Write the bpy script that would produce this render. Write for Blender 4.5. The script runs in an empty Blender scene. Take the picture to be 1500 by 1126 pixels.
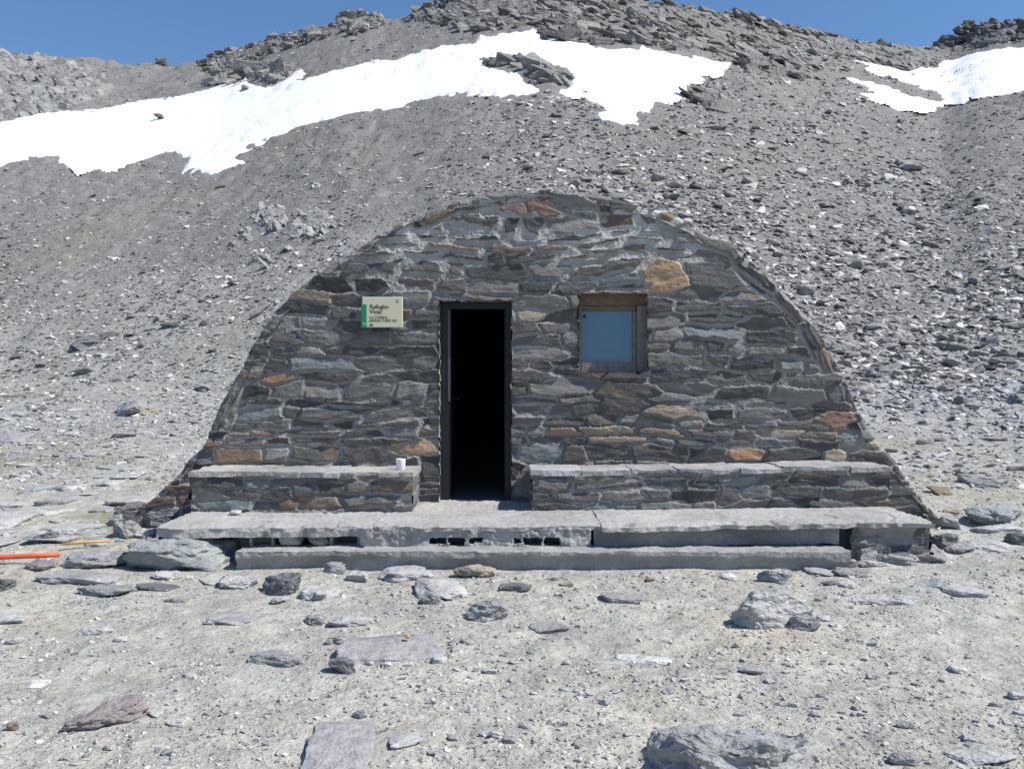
import bpy, bmesh, math, random
import numpy as np
from mathutils import Vector, Matrix

random.seed(7)
C = bpy.context.scene.collection
F, CX, CY, HZ, CAMY = 1300.0, 750.0, 563.0, 1.335, -7.9

# ------------------------------------------------------------------ noise
def _h(ix, iy, iz):
    n = (ix.astype(np.int64) * 374761393 + iy.astype(np.int64) * 668265263 + iz.astype(np.int64) * 2147483647 + 1013904223)
    n = (n ^ (n >> 13)) & 0xffffffff
    n = (n * 1274126177) & 0xffffffff
    n = (n ^ (n >> 16)) & 0xffffffff
    n = (n * 2246822519) & 0xffffffff
    n = n ^ (n >> 15)
    return (n & 0xffffff) / float(0x7fffff) - 1.0

def vn(x, y, z=0.0):
    x = np.asarray(x, float); y = np.asarray(y, float); z = np.zeros_like(x) + z
    xi, yi, zi = np.floor(x), np.floor(y), np.floor(z)
    u, v, w = x - xi, y - yi, z - zi
    u = u*u*u*(u*(u*6-15)+10); v = v*v*v*(v*(v*6-15)+10); w = w*w*w*(w*(w*6-15)+10)
    r = 0
    for a in (0, 1):
        for b in (0, 1):
            for c in (0, 1):
                r = r + _h(xi+a, yi+b, zi+c) * (u if a else 1-u) * (v if b else 1-v) * (w if c else 1-w)
    return r

def fbm(x, y, z=0.0, o=4, g=0.5):
    s, a, t = 0, 1.0, 0
    for i in range(o):
        s = s + a * vn(np.asarray(x)*2**i + 17.3*i, np.asarray(y)*2**i + 5.1*i, np.asarray(z)*2**i + 9.7*i)
        t += a; a *= g
    return s / t * 1.6

def sst(a, b, x):
    t = np.clip((x-a)/(b-a), 0, 1)
    return t*t*(3-2*t)

# ------------------------------------------------------------------ mesh helpers
def mesh_np(name, V, Fc, col=None, mat=None, parent=None, smooth=True):
    V = np.asarray(V, np.float32); Fc = np.asarray(Fc, np.int32); k = Fc.shape[1]; n = len(Fc)
    me = bpy.data.meshes.new(name)
    me.vertices.add(len(V)); me.vertices.foreach_set('co', V.ravel())
    me.loops.add(n*k); me.loops.foreach_set('vertex_index', Fc.ravel())
    me.polygons.add(n)
    me.polygons.foreach_set('loop_start', np.arange(0, n*k, k, dtype=np.int32))
    me.polygons.foreach_set('loop_total', np.full(n, k, np.int32))
    me.polygons.foreach_set('use_smooth', np.full(n, smooth, bool))
    me.update(calc_edges=True)
    if col is not None:
        c = np.ones((len(V), 4), np.float32); c[:, :3] = np.clip(col, 0.01, 0.95)
        a = me.color_attributes.new('Col', 'FLOAT_COLOR', 'POINT'); a.data.foreach_set('color', c.ravel())
    o = bpy.data.objects.new(name, me)
    C.objects.link(o)
    if mat: me.materials.append(mat)
    if parent: o.parent = parent
    return o

def tag(o, label=None, cat=None, group=None, kind=None):
    if label: o['label'] = label
    if cat: o['category'] = cat
    if group: o['group'] = group
    if kind: o['kind'] = kind
    return o

def empty(name, label, cat, loc=(0, 0, 0)):
    o = bpy.data.objects.new(name, None); C.objects.link(o); o.location = loc
    o.empty_display_size = 0.1
    return tag(o, label, cat)

def grid_faces(nr, nc, mask=None):
    i = np.arange(nr*nc).reshape(nr, nc)
    f = np.stack([i[:-1, :-1], i[:-1, 1:], i[1:, 1:], i[1:, :-1]], -1)
    if mask is not None: return f[mask]
    return f.reshape(-1, 4)

def compact(V, Fc, col=None):
    u, inv = np.unique(Fc.ravel(), return_inverse=True)
    return V[u], inv.reshape(Fc.shape), (col[u] if col is not None else None)

def bm_obj(name, bm, mat, parent=None, smooth=False):
    me = bpy.data.meshes.new(name); bm.to_mesh(me); bm.free()
    if mat: me.materials.append(mat)
    if smooth:
        for p in me.polygons: p.use_smooth = True
    o = bpy.data.objects.new(name, me); C.objects.link(o)
    if parent: o.parent = parent
    return o

def add_box(bm, x0, x1, y0, y1, z0, z1, bev=0.004):
    r = bmesh.ops.create_cube(bm, size=1)
    for v in r['verts']:
        v.co = Vector(((x0+x1)/2 + v.co.x*(x1-x0), (y0+y1)/2 + v.co.y*(y1-y0), (z0+z1)/2 + v.co.z*(z1-z0)))
    if bev:
        e = list({e for v in r['verts'] for e in v.link_edges})
        bmesh.ops.bevel(bm, geom=e, offset=bev, segments=2, affect='EDGES', profile=0.5)

def add_tube(bm, pts, r, seg=10):
    rings = []
    for i, p in enumerate(pts):
        a = Vector(pts[max(i-1, 0)]); b = Vector(pts[min(i+1, len(pts)-1)])
        t = (b-a).normalized(); n = t.cross(Vector((0, 0, 1))).normalized(); m = n.cross(t)
        rr = r[i] if hasattr(r, '__len__') else r
        rings.append([bm.verts.new(Vector(p) + (n*math.cos(k*2*math.pi/seg) + m*math.sin(k*2*math.pi/seg))*rr) for k in range(seg)])
    for a, b in zip(rings, rings[1:]):
        for k in range(seg): bm.faces.new((a[k], a[(k+1) % seg], b[(k+1) % seg], b[k]))
    bm.faces.new(rings[0][::-1]); bm.faces.new(rings[-1])
    bmesh.ops.recalc_face_normals(bm, faces=bm.faces)

def rough_box(name, b, mat, parent, res=0.02, disp=None, colf=None):
    x0, x1, y0, y1, z0, z1 = b
    def lin(a, c): return np.linspace(a, c, max(2, int(round((c-a)/res))+1))
    xs, ys, zs = lin(x0, x1), lin(y0, y1), lin(z0, z1)
    VV, FF, n = [], [], 0
    def face(A, B, mk):
        nonlocal n
        a, c = np.meshgrid(A, B, indexing='ij')
        VV.append(mk(a.ravel(), c.ravel())); FF.append(grid_faces(len(A), len(B)) + n); n += a.size
    one = lambda a, v: np.full_like(a, v)
    face(xs, ys, lambda a, c: np.stack([a, c, one(a, z1)], -1))
    face(ys, xs, lambda a, c: np.stack([c, a, one(a, z0)], -1))
    face(zs, xs, lambda a, c: np.stack([c, one(a, y1), a], -1))
    face(xs, zs, lambda a, c: np.stack([a, one(a, y0), c], -1))
    face(ys, zs, lambda a, c: np.stack([one(a, x1), a, c], -1))
    face(zs, ys, lambda a, c: np.stack([one(a, x0), c, a], -1))
    V = np.concatenate(VV); Fc = np.concatenate(FF)
    col = colf(V) if colf else None
    if disp: V = V + disp(V)
    return mesh_np(name, V, Fc, col, mat, parent)

def vecnoise(V, f, a, s=0.0, o=4):
    x, y, z = V[:, 0]*f, V[:, 1]*f, V[:, 2]*f
    return a*np.stack([fbm(x+s, y, z, o), fbm(x, y+31+s, z, o), fbm(x, y, z+57+s, o)], -1)

# ------------------------------------------------------------------ materials
def mat_base(name):
    m = bpy.data.materials.new(name); m.use_nodes = True
    nt = m.node_tree; return m, nt, nt.nodes['Principled BSDF']

def N(nt, t, **k):
    n = nt.nodes.new(t)
    for a, b in k.items(): setattr(n, a, b)
    return n

def plain(name, col, rough=0.6, metal=0.0, var=0.0, scale=20, spec=0.5):
    m, nt, b = mat_base(name)
    b.inputs['Base Color'].default_value = (*col, 1); b.inputs['Roughness'].default_value = rough
    b.inputs['Metallic'].default_value = metal; b.inputs['Specular IOR Level'].default_value = spec
    if var:
        ge = N(nt, 'ShaderNodeNewGeometry'); no = N(nt, 'ShaderNodeTexNoise')
        no.inputs['Scale'].default_value = scale; no.inputs['Detail'].default_value = 6
        nt.links.new(ge.outputs['Position'], no.inputs['Vector'])
        mr = N(nt, 'ShaderNodeMapRange'); mr.inputs['From Min'].default_value = 0.25; mr.inputs['From Max'].default_value = 0.75
        mr.inputs['To Min'].default_value = 1-var; mr.inputs['To Max'].default_value = 1+var
        nt.links.new(no.outputs['Fac'], mr.inputs['Value'])
        mx = N(nt, 'ShaderNodeMix', data_type='RGBA', blend_type='MULTIPLY'); mx.inputs['Factor'].default_value = 1
        mx.inputs[6].default_value = (*col, 1); nt.links.new(mr.outputs['Result'], mx.inputs[7])
        nt.links.new(mx.outputs[2], b.inputs['Base Color'])
    return m

def attr_mat(name, layers, bumps, rough=0.8, spec=0.3):
    """vertex colour times noise layers (scale, amount, stretch); bumps (scale, distance)"""
    m, nt, b = mat_base(name)
    b.inputs['Roughness'].default_value = rough; b.inputs['Specular IOR Level'].default_value = spec
    at = N(nt, 'ShaderNodeAttribute', attribute_name='Col'); ge = N(nt, 'ShaderNodeNewGeometry')
    cur = at.outputs['Color']
    for sc, am, st in layers:
        mp = N(nt, 'ShaderNodeMapping'); mp.inputs['Scale'].default_value = st
        nt.links.new(ge.outputs['Position'], mp.inputs['Vector'])
        no = N(nt, 'ShaderNodeTexNoise'); no.inputs['Scale'].default_value = sc; no.inputs['Detail'].default_value = 5
        no.inputs['Roughness'].default_value = 0.65
        nt.links.new(mp.outputs['Vector'], no.inputs['Vector'])
        mr = N(nt, 'ShaderNodeMapRange'); mr.inputs['From Min'].default_value = 0.28; mr.inputs['From Max'].default_value = 0.72
        mr.inputs['To Min'].default_value = 1-am; mr.inputs['To Max'].default_value = 1+am
        nt.links.new(no.outputs['Fac'], mr.inputs['Value'])
        mx = N(nt, 'ShaderNodeMix', data_type='RGBA', blend_type='MULTIPLY'); mx.inputs['Factor'].default_value = 1
        nt.links.new(cur, mx.inputs[6]); nt.links.new(mr.outputs['Result'], mx.inputs[7]); cur = mx.outputs[2]
    nt.links.new(cur, b.inputs['Base Color'])
    last = None
    for sc, dist, st in bumps:
        mp = N(nt, 'ShaderNodeMapping'); mp.inputs['Scale'].default_value = st
        nt.links.new(ge.outputs['Position'], mp.inputs['Vector'])
        no = N(nt, 'ShaderNodeTexNoise'); no.inputs['Scale'].default_value = sc; no.inputs['Detail'].default_value = 5
        nt.links.new(mp.outputs['Vector'], no.inputs['Vector'])
        bu = N(nt, 'ShaderNodeBump'); bu.inputs['Strength'].default_value = 0.9; bu.inputs['Distance'].default_value = dist
        nt.links.new(no.outputs['Fac'], bu.inputs['Height'])
        if last: nt.links.new(last, bu.inputs['Normal'])
        last = bu.outputs['Normal']
    if last: nt.links.new(last, b.inputs['Normal'])
    return m

I3 = (1, 1, 1)
M_ground = attr_mat('ground_gravel', [(0.9, .12, I3), (4.5, .2, I3), (16, .2, I3), (70, .2, I3)], [(4, .06, I3), (11, .035, I3), (45, .014, I3)], .9, .2)
M_rock = attr_mat('schist_rock', [(4, .16, I3), (22, .2, (1, 1, 2.2)), (110, .14, I3)], [(16, .03, (1, 1, 2.5)), (70, .008, I3)], .72, .35)
M_scree = attr_mat('scree_stone', [(30, .12, I3)], [], .7, .4)
M_crag = attr_mat('crag_rock', [(.7, .22, (1, 1, 2.5)), (3.5, .25, (1, 1, 3))], [(2.2, .25, (1, 1, 3)), (8, .07, I3)], .8, .3)
M_wall = attr_mat('masonry', [(26, .16, (1, 1, 2.6)), (120, .15, I3)], [(42, .011, (1, 1, 2)), (130, .004, I3)], .8, .3)
M_conc = attr_mat('rough_concrete', [(5, .1, I3), (40, .12, I3), (160, .1, I3)], [(38, .01, I3), (130, .004, I3)], .88, .25)
M_snow = plain('old_snow', (.9, .91, .92), .6, var=.03, scale=1.5)
M_metal = plain('dark_painted_steel', (.012, .018, .02), .45, .3, .2, 30)
M_highlight = plain('painted_edge_highlight', (.085, .095, .1), .5, .4, .2, 30)  # lighter grey imitates light caught on the metal edge
M_wood = plain('brown_wood', (.155, .11, .078), .7, 0, .3, 25)
M_greywood = plain('weathered_wood', (.19, .175, .155), .75, 0, .3, 25)
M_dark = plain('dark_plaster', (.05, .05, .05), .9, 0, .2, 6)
M_cream = plain('cream_enamel', (.62, .585, .41), .45, 0, .02, 10)
M_edge = plain('cream_edge', (.68, .69, .55), .45)
M_green = plain('green_print', (.01, .22, .10), .5)
M_ink = plain('dark_green_ink', (.03, .06, .035), .6)
M_blueink = plain('blue_ink', (.03, .05, .09), .6)
M_pale = plain('pale_green_ink', (.25, .55, .42), .6)
M_greyink = plain('grey_ink', (.36, .38, .27), .6)
M_white = plain('white_ceramic', (.82, .82, .82), .35)
M_red = plain('red_orange_paint', (.62, .12, .05), .55, 0, .15, 20)
M_ochre = plain('ochre_wood', (.55, .34, .12), .7, 0, .25, 30)
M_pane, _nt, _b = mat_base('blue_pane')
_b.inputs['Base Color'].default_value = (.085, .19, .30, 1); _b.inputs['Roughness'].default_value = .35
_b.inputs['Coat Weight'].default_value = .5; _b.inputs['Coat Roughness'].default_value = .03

# ------------------------------------------------------------------ terrain
_sky = np.array([(-800, 60), (-300, 66), (0, 78), (80, 82), (150, 90), (200, 95), (240, 96), (285, 91), (330, 80), (390, 62), (440, 46),
                 (500, 30), (560, 27), (600, 24), (640, 12), (700, 0), (800, -8), (900, -2), (950, 6), (1000, 16), (1100, 36), (1200, 56),
                 (1300, 70), (1375, 76), (1400, 70), (1425, 56), (1455, 46), (1520, 38), (1700, 10), (2000, -30), (2600, -40)], float)
_tp = np.arange(-900, 2700, 4.0)
_tr = np.interp(_tp, _sky[:, 0], _sky[:, 1])
_k = np.exp(-np.linspace(-2.5, 2.5, 11)**2/2); _k /= _k.sum()
_tr = np.convolve(np.pad(_tr, 5, mode='edge'), _k, 'valid')
_dp = np.array([(-800, 120), (0, 118), (300, 108), (600, 95), (850, 90), (1100, 98), (1380, 125), (1500, 122), (2600, 130)], float)
_d0 = np.array([(-800, 26), (0, 25), (400, 20), (700, 17), (1000, 15.5), (1300, 15), (1500, 14.5), (2600, 14)], float)
_g = np.array([(-400, -40), (-60, -3), (0, -.12), (3, -.10), (5, -.05), (6.4, .0), (8, .08), (10, .22), (14, .55), (20, 1.1), (28, 2.0), (40, 3.2), (200, 18)], float)
def gz(d): return np.interp(d, _g[:, 0], _g[:, 1])

def terr_base(x, d):
    x = np.asarray(x, float); d = np.asarray(d, float)
    px = np.clip(CX + F*x/np.maximum(d, 3), -880, 2680)
    R = np.interp(px, _tp, _tr); Dr = np.interp(px, _dp[:, 0], _dp[:, 1]); d0 = np.interp(px, _d0[:, 0], _d0[:, 1])
    zr = HZ + (CY-R)*Dr/F
    t = np.clip((d-d0)/(Dr-d0), 0, 1)
    g = gz(d); gr = gz(Dr); g = np.minimum(g, gr)
    z = g + (zr-gr)*(0.25*t**1.6 + 0.75*t**1.05)
    return z - np.maximum(d-Dr, 0)*0.7

def micro(x, d):
    near = 1 - np.exp(-((x-.3)/4.2)**4 - ((d-9.5)/4.0)**4)*.85
    a1 = np.clip(.0045*(d-6), 0, .42); a2 = np.clip(.007+.0026*(d-5), .007, .14)
    return near*(a1*fbm(x*.22, d*.22, 1.0, 3) + a2*fbm(x*1.4, d*1.4, 4.0, 4)) + .012*fbm(x*4.5, d*4.5, 8.0, 2)

def terr(x, d): return terr_base(x, d) + micro(x, d)

_dg = np.exp(np.linspace(math.log(2.2), math.log(160), 420))
def ground_at(px, row):
    """where the line of sight through a photo pixel meets the terrain: x, d"""
    px = np.atleast_1d(np.asarray(px, float)); row = np.atleast_1d(np.asarray(row, float))
    X, D = [], []
    for s in range(0, len(px), 4000):
        p = px[s:s+4000, None]; r = row[s:s+4000]
        d = np.broadcast_to(_dg[None, :], (len(r), len(_dg))); x = (p-CX)/F*d
        rr = np.minimum.accumulate(CY - (terr_base(x, d)-HZ)*F/d, axis=1)
        k = np.clip(np.minimum((rr > r[:, None]).sum(1), np.argmin(rr, axis=1)), 1, len(_dg)-1)
        i = np.arange(len(r)); a, b = rr[i, k-1], rr[i, k]
        t = np.clip((a-r)/np.maximum(a-b, 1e-6), 0, 1)
        dd = _dg[k-1] + t*(_dg[k]-_dg[k-1])
        D.append(dd); X.append((px[s:s+4000]-CX)/F*dd)
    return np.concatenate(X), np.concatenate(D)

def inpoly(px, py, poly):
    px = np.asarray(px); py = np.asarray(py); c = np.zeros(px.shape, bool); n = len(poly)
    for i in range(n):
        x1, y1 = poly[i]; x2, y2 = poly[(i+1) % n]
        if y1 == y2: continue
        k = ((y1 > py) != (y2 > py)) & (px < (x2-x1)*(py-y1)/(y2-y1)+x1); c ^= k
    return c

def sdist(px, py, poly):
    d = np.full(np.shape(px), 1e9); n = len(poly)
    for i in range(n):
        x1, y1 = poly[i]; x2, y2 = poly[(i+1) % n]; vx, vy = x2-x1, y2-y1
        t = np.clip(((px-x1)*vx+(py-y1)*vy)/(vx*vx+vy*vy+1e-9), 0, 1)
        d = np.minimum(d, np.hypot(px-x1-t*vx, py-y1-t*vy))
    return np.where(inpoly(px, py, poly), d, -d)

SNOW_MAIN = [(-160,205),(0,180),(27,173),(100,162),(133,161),(173,155),(200,148),(240,143),(283,135),(320,125),(337,126),(360,116),(370,125),(400,127),(440,102),(445,108),(437,118),(467,109),(500,103),(523,95),(549,87),(581,87),(616,73),(640,69),(651,63),(672,64),(693,63),(701,51),(733,51),(773,43),(781,37),(787,40),(791,61),(845,58),(873,69),(935,72),(937,63),(945,64),(948,71),(1012,84),(1004,76),(1049,91),(1069,93),(1067,105),(1052,110),(1023,107),(1031,117),(1004,125),(1004,139),(975,155),(959,157),(959,165),(935,171),(935,179),(908,181),(884,176),(876,164),(889,160),(873,149),(857,141),(840,140),(800,137),(773,145),(736,148),(707,143),(680,139),(664,148),(651,147),(640,144),(608,149),(595,157),(533,167),(496,179),(467,182),(427,197),(383,212),(347,230),(357,238),(307,257),(267,253),(273,237),(240,233),(200,240),(157,252),(143,245),(113,253),(103,240),(80,235),(43,237),(10,247),(-160,262)]
SNOW_HOLE = [(700,93),(720,84),(770,84),(783,94),(810,103),(835,118),(832,131),(790,132),(770,122),(760,108),(720,100)]
SNOW_RU = [(1253,88),(1281,96),(1313,102),(1337,109),(1334,100),(1372,100),(1369,88),(1397,87),(1453,72),(1477,68),(1500,70),(1660,85),(1660,140),(1500,131),(1472,136),(1418,143),(1409,150),(1379,148),(1365,137),(1337,127),(1295,111),(1274,101)]
SNOW_RL = [(1218,111),(1248,114),(1290,122),(1318,131),(1330,141),(1351,144),(1379,151),(1380,158),(1365,162),(1313,159),(1295,150),(1255,138),(1278,137),(1250,122),(1229,115)]
SNOW_S1 = [(953,36),(968,39),(974,46),(988,47),(989,64),(978,61),(968,50)]
SNOW_S2 = [(729,14),(758,18),(745,28),(727,30)]
SNOWS = [SNOW_MAIN, SNOW_RU, SNOW_RL, SNOW_S1, SNOW_S2]

# colour of the ground, by place
def ground_col(x, d, z):
    px = CX + F*x/np.maximum(d, 2.0); row = CY - (z-HZ)*F/np.maximum(d, 2.0)
    n1 = fbm(x*.6, d*.6, 2.0, 4); n2 = fbm(x*2.2, d*2.2, 6.0, 4); n3 = fbm(x*.16, d*.16, 3.0, 3)
    sand = np.array([.385, .373, .328]); grey = np.array([.213, .207, .197]); olive = np.array([.235, .235, .165]); ochre = np.array([.42, .385, .30])
    tan = np.array([.235, .21, .165]); pale = np.array([.35, .347, .325])
    c = np.broadcast_to(sand, x.shape+(3,)).copy()
    def mixc(c, t, w): w = np.clip(w, 0, 1)[..., None]; return c*(1-w)+t*w
    c = mixc(c, ochre, sst(.15, .75, n1)*.55)
    c = mixc(c, pale, sst(.1, .7, -n2)*.6)
    c = mixc(c, olive, sst(6.8, 8.5, d)*(1-sst(21, 30, d))*sst(-.1, .55, n1)*np.where(px < 700, .85, .3))
    c = mixc(c, np.array([.29, .29, .275]), sst(8.5, 16, d)*.7)
    gm = np.where(px < 600, sst(22, 36, d+4*n1), sst(15.5, 21, d+2*n1))
    c = mixc(c, grey*(1+.12*n2)[..., None], gm)
    c = mixc(c, tan, gm*sst(.2, .7, n3)*np.where(px < 560, .5, .1)*(1-sst(50, 75, d)))
    return c

def build_terrain():
    d = np.concatenate([np.linspace(-300, -20, 10), np.linspace(-15, 1.4, 24), np.exp(np.linspace(math.log(1.5), math.log(150), 640)), np.linspace(156, 420, 14)])
    u = np.linspace(-1, 1, 820); u = u*(.68+.32*u*u)
    Dm, U = np.meshgrid(d, u, indexing='ij')
    X = U*(4.2+1.15*np.abs(Dm)); Z = terr(X, np.maximum(Dm, -400))
    V = np.stack([X, Dm+CAMY, Z], -1).reshape(-1, 3)
    col = ground_col(X, Dm, Z).reshape(-1, 3)
    o = mesh_np('mountain_ground', V, grid_faces(len(d), len(u)), col, M_ground)
    tag(o, kind='structure'); o['label'] = 'pale gravel ground rising into a grey scree slope and ridge'

build_terrain()

# ------------------------------------------------------------------ snow
def build_snow(poly, label, step=2.0, holes=()):
    P = np.array(poly); x0, x1 = P[:, 0].min()-4, P[:, 0].max()+4; y0, y1 = P[:, 1].min()-4, P[:, 1].max()+4
    xs = np.arange(x0, x1, step); ys = np.arange(y0, y1, step*.8)
    A, B = np.meshgrid(xs, ys, indexing='ij')
    sd = sdist(A, B, poly)
    for h in holes: sd = np.minimum(sd, -sdist(A, B, h))
    sd = sd + 2.6*fbm(A*.09, B*.16, 3.3, 4) + .8
    x, d = ground_at(A.ravel(), B.ravel())
    z = terr_base(x, d)
    off = np.clip(sd.ravel()*.022, -.12, .16) + .03*fbm(x*.4, d*.4, 2.2, 3)
    near = np.clip(sd.ravel()/9, 0, 1)
    zz = z + np.maximum(micro(x, d), 0)*near*.8 + off - .03
    V = np.stack([x, d+CAMY, zz], -1)
    keep = (sd > -2.5); m = keep[:-1, :-1] & keep[1:, :-1] & keep[1:, 1:] & keep[:-1, 1:]
    Fc = grid_faces(len(xs), len(ys), m)
    V, Fc, _ = compact(V, Fc)
    o = mesh_np('snow_patch', V, Fc, None, M_snow)
    tag(o, label, 'snow', 'snow patches on the mountain slope', 'stuff')
build_snow(SNOW_MAIN, 'long white snowfield stretched across the slope under the summit crag', 2.0, [SNOW_HOLE])
build_snow(SNOW_RU, 'bright snow patch filling the saddle under the far right crag')
build_snow(SNOW_RL, 'narrow tongue of snow just below the saddle snow patch')
build_snow(SNOW_S1, 'thin snow streak between dark slabs above the right end of the long snowfield', 1.0)
build_snow(SNOW_S2, 'tiny snow scrap high among the rocks of the summit crag', 1.0)

# ------------------------------------------------------------------ rocks
def rock_mesh(seed, dims, cuts=4, rough=.09, block=.62, n=20, smooth=1, flat=False):
    """an irregular angular stone: hull of random points, subdivided, layered like schist"""
    rg = np.random.default_rng(seed)
    p = rg.normal(size=(n, 3)); p /= np.linalg.norm(p, axis=1)[:, None]
    p = np.sign(p)*np.abs(p)**block
    p *= (0.8+.2*rg.random((n, 1)))
    bm = bmesh.new()
    for q in p: bm.verts.new(q)
    r = bmesh.ops.convex_hull(bm, input=bm.verts)
    bmesh.ops.delete(bm, geom=[v for v in bm.verts if not v.link_faces], context='VERTS')
    bmesh.ops.triangulate(bm, faces=bm.faces)
    if cuts:
        bmesh.ops.subdivide_edges(bm, edges=bm.edges, cuts=cuts, use_grid_fill=True)
        bmesh.ops.triangulate(bm, faces=bm.faces)
        for _ in range(smooth): bmesh.ops.smooth_vert(bm, verts=bm.verts, factor=.5, use_axis_x=True, use_axis_y=True, use_axis_z=True)
    bm.normal_update(); bm.verts.index_update()
    V = np.array([v.co for v in bm.verts]); Nn = np.array([v.normal for v in bm.verts])
    Fc = np.array([[v.index for v in f.verts] for f in bm.faces]); bm.free()
    if cuts:
        s = seed*3.7 % 91; a = np.asarray(dims)/max(dims)
        q = V*a
        n1 = fbm(q[:, 0]*1.7+s, q[:, 1]*1.7, q[:, 2]*3.5, 4); n2 = fbm(q[:, 0]*3+s, q[:, 1]*3, q[:, 2]*13+n1, 4)
        n3 = fbm(q[:, 0]*2.2+s, q[:, 1]*2.2+9, q[:, 2]*6, 3); st = np.floor(n3*3.5+.5*n1)/3.5; n4 = fbm(q[:, 0]*8+s, q[:, 1]*8, q[:, 2]*20, 3)
        V = V + Nn*(rough*1.1*n1 + rough*.7*n2 + rough*.9*st + rough*.45*n4)[:, None]
    lo, hi = V.min(0), V.max(0)
    V = (V-lo)/(hi-lo); V[:, :2] -= .5
    return V*np.asarray(dims), Fc

GREY = np.array([.285, .282, .278]); PALE = np.array([.42, .415, .40]); DARK = np.array([.15, .153, .158]); MAUVE = np.array([.325, .317, .315])
TAN = np.array([.33, .30, .24]); WHITE = np.array([.58, .58, .56]); RED = np.array([.25, .218, .212]); GREEN = np.array([.29, .305, .30]); BROWN = np.array([.22, .17, .12])

def put_rock(cx, bot, w, h, frac, col, label, seed, yaw=0., tilt=0., cuts=4, rough=.09, block=.62, lift=0., cat='rock', name='rock', n=20, smooth=1):
    x, d = ground_at([cx], [bot]); x, d = float(x[0]), float(d[0])
    W = w*d/F; Hh = h*d/F*frac*1.15
    dep = max((1-frac)*h*d/F/(HZ/d), .55*W if frac > .45 else .3*W); dep = min(dep, 2.2*W)
    Hh = max(Hh, .14*min(W, dep))
    V, Fc = rock_mesh(seed, (W, dep, Hh*1.25), cuts, rough, block, n, smooth)
    s = fbm(V[:, 0]*3/W+seed, V[:, 1]*3/W, V[:, 2]*9/W, 3)
    cc = col[None, :]*(1+.2*s)[:, None]
    o = mesh_np(name, V, Fc, cc, M_rock, None, cuts < 5)
    z = float(min(terr(np.array([x]), np.array([d+dep*.5]))[0], terr(np.array([x]), np.array([d]))[0]))
    o.location = (x*(1+.5*dep/d), d+CAMY+dep*.5, z-Hh*.33+lift)
    o.rotation_euler = (random.uniform(-.05, .05), tilt, yaw)
    tag(o, label, cat)
    return o

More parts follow.
